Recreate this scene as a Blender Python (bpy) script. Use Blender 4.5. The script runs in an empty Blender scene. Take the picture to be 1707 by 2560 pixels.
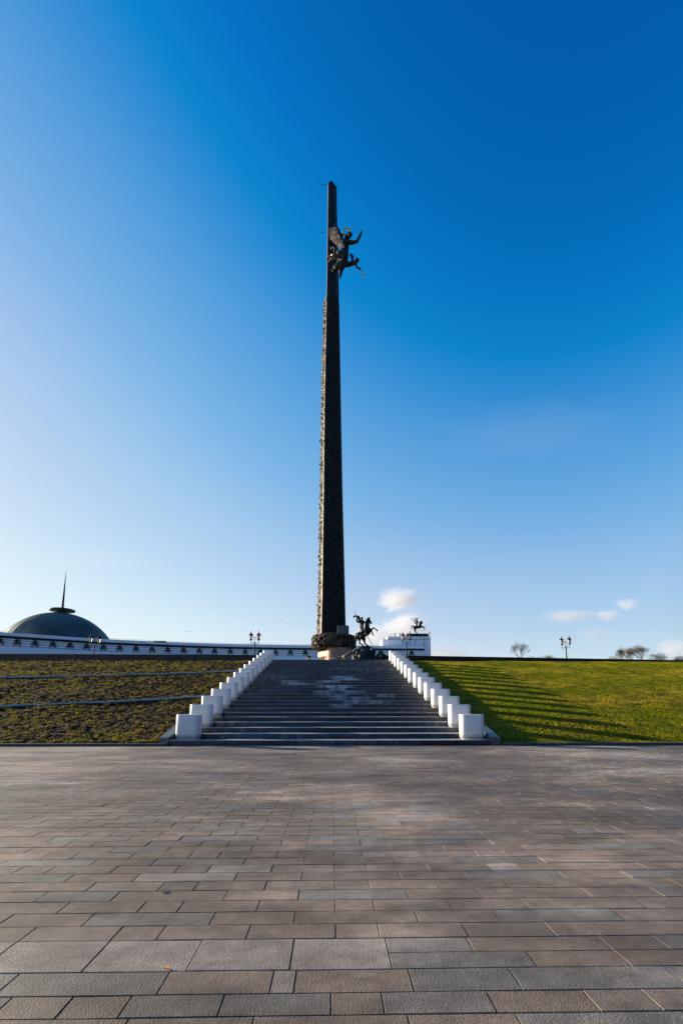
import bpy, bmesh, math, random
import numpy as np
from mathutils import Vector, Matrix, noise
random.seed(7); rng = np.random.default_rng(7)
R = math.radians
scene = bpy.context.scene

# ------------------------------------------------------------------ camera
FPX, PPX, PPY = 1150.0, 853.5, 1587.6      # focal length and principal point on the 1707 x 2560 picture
TILT, YAW, EYE = math.atan(.1543), math.atan(23.9/1150), 1.25
cd = bpy.data.cameras.new('camera'); cam = bpy.data.objects.new('camera', cd)
scene.collection.objects.link(cam)
cam.location = (0, 0, EYE)
cam.rotation_euler = (R(90) + TILT, 0, -YAW)
cd.sensor_fit = 'HORIZONTAL'; cd.sensor_width = 36
cd.lens = FPX / 1707 * 36
cd.shift_y = (PPY - 1280) / 2560 * (2560/1707.0)
cd.clip_start = .05; cd.clip_end = 20000
scene.camera = cam

# ------------------------------------------------------------------ sky, sun, exposure
SUN_EL, SUN_AZ = R(12.6), R(64)             # azimuth measured from +Y towards -X
world = bpy.data.worlds.new('World'); scene.world = world
world.use_nodes = True
wt = world.node_tree; wt.nodes.clear()
wo = wt.nodes.new('ShaderNodeOutputWorld'); bg = wt.nodes.new('ShaderNodeBackground')
sky = wt.nodes.new('ShaderNodeTexSky'); sky.sky_type = 'NISHITA'; sky.sun_disc = False
sky.sun_elevation = SUN_EL; sky.sun_rotation = -SUN_AZ
sky.air_density = 1.0; sky.dust_density = .35; sky.ozone_density = 3.0; sky.altitude = 150
hs = wt.nodes.new('ShaderNodeHueSaturation'); hs.inputs['Saturation'].default_value = 1.25
sc_ = wt.nodes.new('ShaderNodeVectorMath'); sc_.operation = 'SCALE'; sc_.inputs['Scale'].default_value = .13
cv = wt.nodes.new('ShaderNodeRGBCurve')                          # the deep, saturated rendering of that sky
ANTI = (.065, .13, .29, 1)
def curve(k, pts):
    c = cv.mapping.curves[k]; c.points[0].location = pts[0]; c.points[1].location = pts[-1]
    for p in pts[1:-1]: c.points.new(*p)
curve(0, [(0,0),(.012,.001),(.0185,.003),(.024,.065),(.03,.12),(.045,.235),(.06,.335),(.08,.42),(.11,.50),(.15,.575),(.2,.66),(.3,.76),(.5,.87),(1,1)])
curve(1, [(0,0),(.05,.055),(.072,.11),(.1,.235),(.13,.36),(.17,.465),(.22,.56),(.28,.63),(.35,.70),(.45,.79),(.6,.87),(1,1)])
curve(2, [(0,0),(.10,.18),(.19,.405),(.25,.61),(.3,.71),(.4,.80),(.5,.85),(.7,.92),(1,1)])
cv.mapping.extend = 'HORIZONTAL'; cv.mapping.update()
sc2 = wt.nodes.new('ShaderNodeVectorMath'); sc2.operation = 'SCALE'; sc2.inputs['Scale'].default_value = 7
wt.links.new(sky.outputs[0], hs.inputs['Color']); wt.links.new(hs.outputs[0], sc_.inputs[0]); wt.links.new(sc_.outputs[0], cv.inputs['Color'])
# sky away from the sun darkened and blued to cut fill on shaded faces
tcw = wt.nodes.new('ShaderNodeTexCoord'); dp = wt.nodes.new('ShaderNodeVectorMath'); dp.operation = 'DOT_PRODUCT'
dp.inputs[1].default_value = (-math.sin(SUN_AZ)*math.cos(SUN_EL), math.cos(SUN_AZ)*math.cos(SUN_EL), math.sin(SUN_EL))
mrw = wt.nodes.new('ShaderNodeMapRange')
for k_, v_ in (('From Min', -1.0), ('From Max', 1.0)): mrw.inputs[k_].default_value = v_
mlw = wt.nodes.new('ShaderNodeValToRGB'); mlw.color_ramp.interpolation = 'EASE'
stops_ = [(.19, ANTI), (.45, (.82, .96, 1, 1)), (.72, (.97, 1, 1, 1)), (.90, (1.0, 1.05, 1.01, 1))]
while len(mlw.color_ramp.elements) < 4: mlw.color_ramp.elements.new(.5)
for e_, (p_, c_) in zip(mlw.color_ramp.elements, stops_): e_.position = p_; e_.color = c_
mld = wt.nodes.new('ShaderNodeVectorMath'); mld.operation = 'MULTIPLY'
wt.links.new(tcw.outputs['Generated'], dp.inputs[0]); wt.links.new(dp.outputs['Value'], mrw.inputs['Value']); wt.links.new(mrw.outputs[0], mlw.inputs[0])
wt.links.new(cv.outputs[0], mld.inputs[0]); wt.links.new(mlw.outputs[0], mld.inputs[1]); wt.links.new(mld.outputs[0], sc2.inputs[0]); wt.links.new(sc2.outputs[0], bg.inputs['Color'])
wt.links.new(bg.outputs[0], wo.inputs['Surface'])
EXPO = 1.25
bg.inputs['Strength'].default_value = .1*10/7 / 2**EXPO
sd = bpy.data.lights.new('sun', 'SUN'); sun = bpy.data.objects.new('sun', sd); scene.collection.objects.link(sun)
sd.energy = 5.0; sd.angle = R(.5); sd.color = (1, .85, .65)
sv = Vector((-math.sin(SUN_AZ)*math.cos(SUN_EL), math.cos(SUN_AZ)*math.cos(SUN_EL), math.sin(SUN_EL)))
sun.rotation_euler = sv.to_track_quat('Z', 'Y').to_euler()
scene.view_settings.view_transform = 'Standard'; scene.view_settings.look = 'None'
scene.view_settings.exposure = EXPO; scene.view_settings.gamma = 1
scene.cycles.volume_max_steps = 256; scene.cycles.volume_bounces = 6

# ------------------------------------------------------------------ measuring helpers
ct, st, cyw, syw = math.cos(TILT), math.sin(TILT), math.cos(YAW), math.sin(YAW)
def ray(px, py):
    x, y = (px-PPX)/FPX, (PPY-py)/FPX
    v = Vector((x, ct - y*st, st + y*ct))
    return Vector((v.x*cyw + v.y*syw, -v.x*syw + v.y*cyw, v.z))
def at(px, py, D):                          # point of the place at distance D (metres along +Y)
    v = ray(px, py); v = v * (D/v.y); return Vector((v.x, v.y, v.z+EYE))
def at_z(px, py, z):
    v = ray(px, py); v = v * ((z-EYE)/v.z); return Vector((v.x, v.y, z))

# ------------------------------------------------------------------ materials
def newmat(name):
    m = bpy.data.materials.new(name); m.use_nodes = True
    nt = m.node_tree; b = nt.nodes['Principled BSDF']
    return m, nt, b
def N(nt, t, **k):
    n = nt.nodes.new(t)
    for a, v in k.items():
        if a in n.inputs: n.inputs[a].default_value = v
        else: setattr(n, a, v)
    return n
def ramp(nt, src, stops):
    r = nt.nodes.new('ShaderNodeValToRGB'); e = r.color_ramp.elements
    while len(e) < len(stops): e.new(.5)
    for i, (p, c) in enumerate(stops):
        e[i].position = p; e[i].color = (c[0], c[1], c[2], 1) if isinstance(c, tuple) else (c, c, c, 1)
    nt.links.new(src, r.inputs[0]); return r.outputs[0]
def mixc(nt, a, b, fac, mode='MIX'):
    n = nt.nodes.new('ShaderNodeMix'); n.data_type = 'RGBA'; n.blend_type = mode
    for sock, v in ((n.inputs[0], fac), (n.inputs[6], a), (n.inputs[7], b)):
        if isinstance(v, (int, float)): sock.default_value = v
        elif isinstance(v, tuple): sock.default_value = (v[0], v[1], v[2], 1)
        else: nt.links.new(v, sock)
    return n.outputs[2]
def noise_n(nt, scale, detail=4, rough=.55, vec=None, scl=None):
    n = N(nt, 'ShaderNodeTexNoise', Scale=scale, Detail=detail, Roughness=rough)
    if vec is None: vec = nt.nodes.new('ShaderNodeTexCoord').outputs['Object']
    if scl:
        mp = nt.nodes.new('ShaderNodeMapping'); mp.inputs['Scale'].default_value = scl
        nt.links.new(vec, mp.inputs[0]); vec = mp.outputs[0]
    nt.links.new(vec, n.inputs['Vector']); return n.outputs['Fac']
def bump(nt, b, h, strength=.3, dist=.02):
    n = N(nt, 'ShaderNodeBump', Strength=strength, Distance=dist)
    nt.links.new(h, n.inputs['Height']); nt.links.new(n.outputs[0], b.inputs['Normal'])
def simple(name, c1, c2, scale, rough=.7, metal=0, bs=.2, bd=.02, scl=None, detail=5, lo=.35, hi=.65, spec=.5):
    m, nt, b = newmat(name); b.inputs['Specular IOR Level'].default_value = spec
    f = noise_n(nt, scale, detail, scl=scl)
    nt.links.new(ramp(nt, f, [(lo, c1), (hi, c2)]), b.inputs['Base Color'])
    b.inputs['Roughness'].default_value = rough; b.inputs['Metallic'].default_value = metal
    if bs: bump(nt, b, noise_n(nt, scale*6, 4, scl=scl), bs, bd)
    return m
M = {}
def paint():
    m, nt, b = newmat('white_paint')
    wp = nt.nodes.new('ShaderNodeNewGeometry').outputs['Position']
    c = ramp(nt, noise_n(nt, 2.2, 5, vec=wp), [(.3, (.74, .735, .73)), (.7, (.81, .805, .80))])
    st_ = ramp(nt, noise_n(nt, 9, 4, .65, vec=wp, scl=(1, 1, .10)), [(.55, 0.0), (.78, .30)])
    c = mixc(nt, c, (.50, .47, .42), st_)
    sp = nt.nodes.new('ShaderNodeSeparateXYZ'); tc = nt.nodes.new('ShaderNodeTexCoord'); nt.links.new(tc.outputs['Object'], sp.inputs[0])
    ad = N(nt, 'ShaderNodeMath', operation='MULTIPLY_ADD'); nt.links.new(noise_n(nt, 7, 4, vec=wp), ad.inputs[0]); ad.inputs[1].default_value = -.16; nt.links.new(sp.outputs['Z'], ad.inputs[2])
    splash = ramp(nt, ad.outputs[0], [(.0, .8), (.10, 0.0)])
    c = mixc(nt, c, (.34, .30, .25), splash)
    nt.links.new(c, b.inputs['Base Color']); b.inputs['Roughness'].default_value = .5
    bump(nt, b, noise_n(nt, 12, 4), .12, .004); return m
M['white'] = paint()
M['plinth'] = simple('pylon_plinth', (.55, .50, .44), (.66, .60, .52), 8, .7)
M['white_wall'] = simple('museum_stone', (.84, .86, .88), (.90, .92, .94), .25, .7, 0, .05, .02, scl=(1, 1, .3))
M['dark_band'] = simple('museum_band', (.004, .006, .009), (.010, .013, .018), .5, .6)
M['emblem'] = simple('emblem_bronze', (.025, .045, .042), (.045, .075, .065), 2, .6, .2)
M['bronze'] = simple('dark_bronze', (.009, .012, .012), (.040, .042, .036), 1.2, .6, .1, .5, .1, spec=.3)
M['bronze_lit'] = simple('sunlit_bronze', (.08, .066, .048), (.36, .295, .21), .9, .6, .1, .6, .12)  # lit copy of the dark bronze, sunlight put into its colour
M['collar'] = simple('collar_bronze', (.002, .003, .003), (.17, .135, .095), .9, .7, 0, .6, .12, spec=.12)
M['statue'] = simple('statue_bronze', (.008, .011, .011), (.036, .033, .026), 1.0, .55, .1, .3, .05, spec=.25)
M['wing'] = simple('feather_bronze', (.05, .042, .034), (.62, .50, .38), 2.6, .6, .1, .9, .2, scl=(1, 1, .35))  # bronze of the sunlit wing, the light put into its colour
M['gold'] = simple('gold_leaf', (.75, .48, .08), (.85, .60, .14), 2, .3, .9, .1)
M['steel'] = simple('dull_steel', (.30, .30, .30), (.42, .42, .42), 2, .4, .6, .1)
M['pink'] = simple('pink_granite', (.31, .17, .125), (.45, .265, .195), .35, .65, 0, .2, .02, scl=(2, 2, .35))
M['sheet'] = simple('grey_sheet_metal', (.03, .055, .065), (.06, .095, .105), .4, .6, .1, .1)
M['copper'] = simple('dark_copper_dome', (.035, .062, .055), (.085, .115, .10), .12, .6, .1, .15, .1, scl=(1, 1, .45))
M['iron'] = simple('black_iron', (.010, .012, .014), (.022, .024, .026), 4, .65, .0, .1, spec=.15)
M['glass'] = simple('frosted_lamp_glass', (.80, .66, .54), (.88, .74, .62), 5, .35, 0, 0)
M['glass'].node_tree.nodes['Principled BSDF'].inputs['Transmission Weight'].default_value = .35
M['wall_granite'] = simple('brown_polished_granite', (.016, .009, .009), (.034, .020, .019), 1.1, .35, 0, .05, .005, scl=(1, 1, .15), spec=.3)
M['kerb'] = simple('kerb_granite', (.04, .036, .034), (.09, .08, .075), 6, .6)
M['cheek'] = simple('cheek_granite', (.07, .07, .075), (.14, .14, .15), 6, .4)
M['hose'] = simple('grey_edging', (.28, .32, .36), (.42, .46, .5), 9, .6, 0, .4, .02)
M['bird'] = simple('dark_feather', (.02, .02, .02), (.05, .05, .05), 9, .7)
M['bark'] = simple('bare_bark', (.10, .075, .06), (.17, .13, .105), 3, .9)
M['twigs'] = simple('bare_twigs', (.09, .060, .048), (.15, .10, .075), 1.5, .9, 0, 0)
M['upper'] = simple('plateau_grass', (.035, .05, .008), (.08, .085, .02), .1, .9, spec=.05)
M['forecourt'] = simple('forecourt_paving', (.50, .50, .49), (.60, .59, .57), .1, .8)
M['landing'] = simple('landing_granite', (.09, .09, .09), (.13, .13, .13), 2, .6)

def stair_mat():
    m, nt, b = newmat('stair_granite')
    tc = nt.nodes.new('ShaderNodeTexCoord')
    v = tc.outputs['Object']
    base = ramp(nt, noise_n(nt, 1.3, 5, vec=v, scl=(.7, 1, 3)), [(.3, (.009, .010, .014)), (.7, (.028, .030, .036))])
    at_ = N(nt, 'ShaderNodeAttribute', attribute_name='tint')
    base = mixc(nt, base, at_.outputs['Color'], 1.0, 'MULTIPLY')
    base = mixc(nt, base, (.80, .95, 1.25), 1.0, 'MULTIPLY')
    wn = N(nt, 'ShaderNodeAttribute', attribute_name='worn_lit')
    dusty_lit = ramp(nt, noise_n(nt, 1.1, 5, vec=v, scl=(1, 2, 2)), [(.35, (.34, .335, .33)), (.65, (.52, .50, .48))])  # tread tops: pale dust plus grazing sunlight put into the colour
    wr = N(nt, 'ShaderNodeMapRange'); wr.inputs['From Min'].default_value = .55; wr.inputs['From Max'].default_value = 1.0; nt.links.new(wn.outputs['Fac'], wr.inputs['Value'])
    base = mixc(nt, base, dusty_lit, wr.outputs[0])
    # pale mineral streaks running down the risers, gathered in patches
    patch = ramp(nt, noise_n(nt, .42, 3, vec=v, scl=(.55, 1.0, 1.3)), [(.50, 0.0), (.70, .40)])
    streak = ramp(nt, noise_n(nt, 3.5, 5, .7, vec=v, scl=(1.6, .12, .5)), [(.45, 0.0), (.72, 1.0)])
    mm = N(nt, 'ShaderNodeMath', operation='MULTIPLY'); nt.links.new(patch, mm.inputs[0]); nt.links.new(streak, mm.inputs[1])
    wa = N(nt, 'ShaderNodeAttribute', attribute_name='stain')
    mx = N(nt, 'ShaderNodeMath', operation='MAXIMUM'); nt.links.new(mm.outputs[0], mx.inputs[0])
    m3 = N(nt, 'ShaderNodeMath', operation='MULTIPLY'); nt.links.new(wa.outputs['Fac'], m3.inputs[0]); 
    s2 = ramp(nt, noise_n(nt, 2.4, 5, .7, vec=v, scl=(1.3, .1, .9)), [(.34, .0), (.58, 1.0)])
    nt.links.new(s2, m3.inputs[1]); nt.links.new(m3.outputs[0], mx.inputs[1])
    m4 = N(nt, 'ShaderNodeMath', operation='MULTIPLY'); nt.links.new(mx.outputs[0], m4.inputs[0]); m4.inputs[1].default_value = 1.0; m4.use_clamp = True
    col = mixc(nt, base, (.52, .56, .62), m4.outputs[0])
    nt.links.new(col, b.inputs['Base Color'])
    b.inputs['Roughness'].default_value = .38
    bump(nt, b, noise_n(nt, 40, 3, vec=v), .15, .004)
    return m
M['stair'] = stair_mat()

def paver_mat():
    m, nt, b = newmat('granite_pavers')
    tc = nt.nodes.new('ShaderNodeTexCoord'); v = tc.outputs['Object']
    a = N(nt, 'ShaderNodeAttribute', attribute_name='tint')
    grain = ramp(nt, noise_n(nt, 130, 4, .8, vec=v), [(.30, .45), (.5, 1.0), (.70, 1.65)])
    col = mixc(nt, a.outputs['Color'], grain, .9, 'MULTIPLY')
    blot = ramp(nt, noise_n(nt, 7, 6, .7, vec=v), [(.3, .66), (.7, 1.28)])
    col = mixc(nt, col, blot, .8, 'MULTIPLY')
    dust = ramp(nt, noise_n(nt, .26, 7, .66, vec=v, scl=(.8, 1.0, 1)), [(.38, .50), (.50, .95), (.60, 1.75)])
    col = mixc(nt, col, dust, 1.0, 'MULTIPLY')
    dust2 = ramp(nt, noise_n(nt, 1.1, 7, .72, vec=v, scl=(.5, 1.3, 1)), [(.36, .62), (.62, 1.38)])
    col = mixc(nt, col, dust2, .9, 'MULTIPLY')
    spots = ramp(nt, noise_n(nt, 2.2, 7, .75, vec=v, scl=(.6, 1.5, 1)), [(.60, 0.0), (.76, .45)])
    col = mixc(nt, col, (.40, .35, .31), spots)
    nt.links.new(col, b.inputs['Base Color'])
    rr = ramp(nt, noise_n(nt, .6, 4, vec=v), [(.35, .62), (.65, .8)])
    nt.links.new(rr, b.inputs['Roughness']); b.inputs['Specular IOR Level'].default_value = .3
    h1 = noise_n(nt, 120, 4, .6, vec=v); h2 = noise_n(nt, 30, 3, .6, vec=v, scl=(3, .6, 1))
    ad = N(nt, 'ShaderNodeMath', operation='MULTIPLY_ADD'); nt.links.new(h2, ad.inputs[0]); ad.inputs[1].default_value = .35; nt.links.new(h1, ad.inputs[2])
    bump(nt, b, ad.outputs[0], .8, .008)
    return m
M['paver'] = paver_mat()
def joint_mat():
    m, nt, b = newmat('sand_joints')
    nt.links.new(ramp(nt, noise_n(nt, 30, 4), [(.3, (.03, .025, .02)), (.7, (.085, .072, .058))]), b.inputs['Base Color'])
    b.inputs['Roughness'].default_value = .9
    return m
M['joint'] = joint_mat()
def brick_far():
    m, nt, b = newmat('far_pavers')
    tc = nt.nodes.new('ShaderNodeTexCoord')
    br = N(nt, 'ShaderNodeTexBrick', Scale=1.0); br.inputs['Brick Width'].default_value = .48; br.inputs['Row Height'].default_value = .1675
    br.inputs['Mortar Size'].default_value = .004
    br.inputs['Color1'].default_value = (.17, .135, .115, 1); br.inputs['Color2'].default_value = (.125, .11, .10, 1); br.inputs['Mortar'].default_value = (.02, .018, .016, 1)
    nt.links.new(tc.outputs['Object'], br.inputs['Vector'])
    nt.links.new(br.outputs[0], b.inputs['Base Color']); b.inputs['Roughness'].default_value = .6
    return m
M['far_paver'] = brick_far()
def grass_mat(name, trans=.5):
    m, nt, b = newmat(name)
    a = N(nt, 'ShaderNodeAttribute', attribute_name='tint')
    nt.links.new(a.outputs['Color'], b.inputs['Base Color']); b.inputs['Roughness'].default_value = .6; b.inputs['Specular IOR Level'].default_value = .05
    tr = nt.nodes.new('ShaderNodeBsdfTranslucent'); nt.links.new(a.outputs['Color'], tr.inputs['Color'])
    mx = nt.nodes.new('ShaderNodeMixShader'); mx.inputs[0].default_value = trans
    nt.links.new(b.outputs[0], mx.inputs[1]); nt.links.new(tr.outputs[0], mx.inputs[2])
    nt.links.new(mx.outputs[0], nt.nodes['Material Output'].inputs['Surface'])
    return m
M['blade'] = grass_mat('grass_blades')
M['soil'] = simple('dark_soil', (.009, .005, .003), (.11, .062, .030), 7, .95, 0, 1.0, .05, spec=.05, lo=.4, hi=.7)
M['turf'] = simple('turf_base', (.05, .055, .004), (.12, .10, .012), 1.2, .9, 0, .6, .03, spec=.02)

# ------------------------------------------------------------------ mesh helpers
col = scene.collection
def link(name, me, m=None, parent=None, smooth=False):
    o = bpy.data.objects.new(name, me); col.objects.link(o)
    if m is not None and not me.materials: me.materials.append(m)
    if smooth: me.shade_smooth()
    if parent is not None:
        o.parent = parent
        o.matrix_parent_inverse = Matrix.Translation(parent.location).inverted() if parent.rotation_euler.z == 0 else parent_mat(parent).inverted()
    return o
def parent_mat(p): return Matrix.Translation(p.location) @ p.rotation_euler.to_matrix().to_4x4()
class MB:
    def __init__(s): s.v = []; s.f = []
    def add(s, vs, fs):
        k = len(s.v); s.v += [tuple(v) for v in vs]; s.f += [tuple(i+k for i in f) for f in fs]; return s
    def box(s, x0, x1, y0, y1, z0, z1):
        return s.add([(x0,y0,z0),(x1,y0,z0),(x1,y1,z0),(x0,y1,z0),(x0,y0,z1),(x1,y0,z1),(x1,y1,z1),(x0,y1,z1)],
                     [(0,3,2,1),(4,5,6,7),(0,1,5,4),(1,2,6,5),(2,3,7,6),(3,0,4,7)])
    def prism(s, pts, z0, z1):
        n = len(pts); b = [(p[0],p[1],z0) for p in pts] + [(p[0],p[1],z1) for p in pts]
        return s.add(b, [tuple(range(n))[::-1], tuple(range(n, 2*n))] + [(i,(i+1)%n,n+(i+1)%n,n+i) for i in range(n)])
    def rings(s, rings, closed=True, caps=True):      # rings: lists of equal count points
        n = len(rings[0]); vs = [p for r in rings for p in r]; fs = []
        for i in range(len(rings)-1):
            for j in range(n if closed else n-1):
                k = (j+1) % n
                fs.append((i*n+j, i*n+k, (i+1)*n+k, (i+1)*n+j))
        if caps: fs += [tuple(range(n))[::-1], tuple(range((len(rings)-1)*n, len(rings)*n))]
        return s.add(vs, fs)
    def lathe(s, prof, cx=0, cy=0, n=24, caps=True):
        return s.rings([[(cx+r*math.cos(2*math.pi*j/n), cy+r*math.sin(2*math.pi*j/n), z) for j in range(n)] for r, z in prof], caps=caps)
    def tube(s, pts, rad, n=8):
        pts = [Vector(p) for p in pts]; rr = rad if isinstance(rad, (list, tuple)) else [rad]*len(pts); rings = []
        for i, p in enumerate(pts):
            d = (pts[min(i+1, len(pts)-1)] - pts[max(i-1, 0)]).normalized()
            u = d.cross(Vector((0,0,1))) if abs(d.z) < .95 else d.cross(Vector((1,0,0)))
            u.normalize(); w = d.cross(u)
            rings.append([p + rr[i]*(u*math.cos(2*math.pi*j/n) + w*math.sin(2*math.pi*j/n)) for j in range(n)])
        return s.rings(rings)
    def torus(s, c, r, t, axis='Y', n=28, k=10, rx=1, tilt=0):
        vs = []; fs = []
        for i in range(n):
            a = 2*math.pi*i/n
            for j in range(k):
                b = 2*math.pi*j/k; q = r + t*math.cos(b)
                p = Vector((q*math.cos(a)*rx, t*math.sin(b), q*math.sin(a)))
                if axis == 'Z': p = Vector((p.x, p.z, p.y))
                if tilt: p = Matrix.Rotation(tilt, 3, 'X') @ p
                vs.append(Vector(c)+p); fs.append((i*k+j, i*k+(j+1)%k, ((i+1)%n)*k+(j+1)%k, ((i+1)%n)*k+j))
        return s.add(vs, fs)
    def ball(s, c, r, sub=2):
        bm = bmesh.new(); bmesh.ops.create_icosphere(bm, subdivisions=sub, radius=1)
        rr = r if isinstance(r, (tuple, list)) else (r, r, r)
        vs = [(c[0]+v.co.x*rr[0], c[1]+v.co.y*rr[1], c[2]+v.co.z*rr[2]) for v in bm.verts]
        fs = [tuple(v.index for v in f.verts) for f in bm.faces]; bm.free()
        return s.add(vs, fs)
    def chain(s, pts, sub=2):                          # pts: (Vector, radius) joined by overlapping balls
        for (a, ra), (b, rb) in zip(pts[:-1], pts[1:]):
            L = (b-a).length; n = max(2, int(L/(min(ra, rb)*.35))+1)
            for i in range(n+1):
                t = i/n; s.ball(a.lerp(b, t), ra+(rb-ra)*t, sub)
        return s
    def mesh(s, name):
        me = bpy.data.meshes.new(name); me.from_pydata(s.v, [], s.f); me.validate(); me.update()
        bm = bmesh.new(); bm.from_mesh(me); bmesh.ops.recalc_face_normals(bm, faces=bm.faces); bm.to_mesh(me); bm.free()
        return me
    def build(s, name, m, parent=None, smooth=False): return link(name, s.mesh(name), m, parent, smooth)
    def sculpt(s, name, m, parent=None, voxel=.06, rough=0, rscale=1.0):   # one continuous surface round overlapping volumes
        me = bpy.data.meshes.new(name); me.from_pydata(s.v, [], s.f); me.update()
        o = bpy.data.objects.new(name+'_tmp', me); col.objects.link(o)
        md = o.modifiers.new('r', 'REMESH'); md.mode = 'VOXEL'; md.voxel_size = voxel; md.use_smooth_shade = True
        dg = bpy.context.evaluated_depsgraph_get(); dg.update()
        me2 = bpy.data.meshes.new_from_object(o.evaluated_get(dg)); me2.name = name
        bpy.data.objects.remove(o)
        if rough:
            for v in me2.vertices:
                n = noise.noise(v.co*rscale) + .5*noise.noise(v.co*rscale*2.3)
                v.co += v.normal * n * rough
        me2.materials.clear(); return link(name, me2, m, parent, True)
def empty(name, loc, rz=0):
    o = bpy.data.objects.new(name, None); col.objects.link(o); o.location = loc; o.rotation_euler.z = rz
    o.empty_display_size = .3; return o
def tag(o, label, cat, group=None, kind=None):
    o['label'] = label; o['category'] = cat
    if group: o['group'] = group
    if kind: o['kind'] = kind
    return o
def struct(o, label=None):
    o['kind'] = 'structure'
    if label: o['label'] = label
    return o
def dup(o, parent=None):
    c = o.copy(); col.objects.link(c)
    if parent is not None: c.parent = parent
    for ch in list(o.children): dup(ch, c)
    return c
def soup(name, verts, faces, colors, m, parent=None):  # numpy mesh, colors per face corner
    me = bpy.data.meshes.new(name); nv = len(verts); nf, k = faces.shape
    me.vertices.add(nv); me.vertices.foreach_set('co', np.asarray(verts, np.float32).ravel())
    me.loops.add(nf*k); me.loops.foreach_set('vertex_index', faces.astype(np.int32).ravel())
    me.polygons.add(nf); me.polygons.foreach_set('loop_start', np.arange(0, nf*k, k, dtype=np.int32))
    me.polygons.foreach_set('use_smooth', np.zeros(nf, dtype=bool))
    me.update(calc_edges=True)
    if colors is not None:
        ca = me.color_attributes.new('tint', 'FLOAT_COLOR', 'POINT')
        c4 = np.ones((nv, 4), np.float32); c4[:, :3] = colors; ca.data.foreach_set('color', c4.ravel())
    return link(name, me, m, parent)
def vnoise(x, y, s, seed=0.0): return noise.noise(Vector((x*s+seed, y*s-seed, seed)))

# ------------------------------------------------------------------ stairs dimensions
D0, T, RI, NST = 14.97, .7113, .166, 28          # first riser, tread, riser, number of steps
CX, HALF = -.02, 4.25                              # centre line, half clear width
TOPZ = RI*NST; TOPD = D0 + T*NST
WALLX = 5.9
def wall_y(x): return 36.0 + .02*x if x < 0 else 36.05 + .132*max(0, x-WALLX)
def slope_z(x, y):
    t = (y-14.95)/(34.5-14.95)
    z = .08 + 4.5*min(max(t, 0), 1)
    return z

# ------------------------------------------------------------------ ground
g = MB(); g.add([(-900,-300,-.03),(900,-300,-.03),(900,1600,-.03),(-900,1600,-.03)], [(0,1,2,3)])
struct(g.build('ground', M['far_paver']))
# plaza: every paver a slab with worn edges, laid in alternating rows
def pavers():
    S = .2415; V = []; F = []; C = []
    def slab(x0, x1, y0, y1, kind):
        j = .0017; x0 += j; x1 -= j; y0 += j; y1 -= j; e = .003
        z = .008 + rng.normal(0, .0007); tx, ty = rng.normal(0, .0022, 2); cx, cy = (x0+x1)/2, (y0+y1)/2
        zz = lambda x, y: z + (x-cx)*tx + (y-cy)*ty
        k = len(V)
        top = [(x0+e,y0+e),(x1-e,y0+e),(x1-e,y1-e),(x0+e,y1-e)]
        out = [(x0,y0),(x1,y0),(x1,y1),(x0,y1)]
        for x, y in top: V.append((x, y, zz(x, y)))
        for x, y in out: V.append((x, y, zz(x, y)-.004))
        for x, y in out: V.append((x, y, -.02))
        F.append((k,k+1,k+2,k+3))
        for a in range(4):
            b = (a+1) % 4
            F.append((k+4+a, k+4+b, k+b, k+a)); F.append((k+8+a, k+8+b, k+4+b, k+4+a))
        r = rng.normal(1, .07)
        if kind == 'grey': c = np.array((.155, .139, .119))*r
        elif kind == 'pale': c = np.array((.235, .195, .165))*r
        else:
            w = rng.random(); c = (np.array((.185, .138, .103))*(1-w) + np.array((.165, .129, .100))*w)*r
        C.extend([c]*12)
    def row(y0, y1, seq, xoff, xa, xb):
        per = sum(s for s, _ in seq); x = xoff - math.ceil((xoff-xa)/per)*per; i = 0
        while x < xb:
            s, kd = seq[i % len(seq)]; i += 1
            a, b = max(x, xa), min(x+s, xb)
            if b-a > .03:
                k = kd
                if kd == 'grey' and rng.random() < .35: k = 'brown'
                if kd == 'brown' and rng.random() < .07: k = 'grey'
                if rng.random() < .006: k = 'pale'
                slab(a, b, y0, y1, k)
            x += s
    A = [(S,'brown'),(2*S,'brown'),(2*S,'brown')]; B = [(3*S,'grey'),(2*S,'brown')]
    P = .1675; xa, xb = -17.0, 17.0; xs = .145
    y = 2.704; i = 0
    while y < D0 - .06:
        y1 = min(y+P, D0-.06)
        if i % 2 == 0: row(y, y1, A, xs - S/2, xa, xb)
        else: row(y, y1, B, xs - 1.5*S, xa, xb)
        y += P; i += 1
    # the coarse band of big square slabs in the foreground and the mixed rows nearer than it
    row(2.407, 2.704, [(.49, 'pale')], .292-.49*3, xa, .292)
    row(2.555, 2.704, [(.44,'grey'),(.72,'grey'),(.30,'brown')], .292, .292, xb)
    row(2.407, 2.555, [(.70,'grey'),(.46,'brown'),(.46,'brown')], .292, .292, xb)
    row(2.228, 2.407, [(.105,'pale'),(.53,'grey'),(.48,'grey'),(.75,'grey'),(.70,'grey'),(.49,'brown')], -.268, xa, xb)
    row(2.080, 2.228, [(.46,'grey'),(.22,'brown'),(.46,'grey'),(.43,'grey'),(.26,'brown'),(.25,'brown'),(.40,'grey')], -.46, xa, xb)
    row(1.915, 2.080, [(.50,'grey'),(.62,'brown'),(.44,'brown'),(.7,'grey')], -.81, xa, xb)
    y = 1.915; i = 0
    while y > -3:
        row(y-P, y, A if i % 2 else B, xs+.2, xa, xb); y -= P; i += 1
    return soup('plaza_paving', np.array(V), np.array(F), np.array(C), M['paver'])
struct(pavers())
j = MB(); j.add([(-17,-3.1,0),(17,-3.1,0),(17,D0+.3,0),(-17,D0+.3,0)], [(0,1,2,3)])
struct(j.build('paving_bed', M['joint']))

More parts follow.
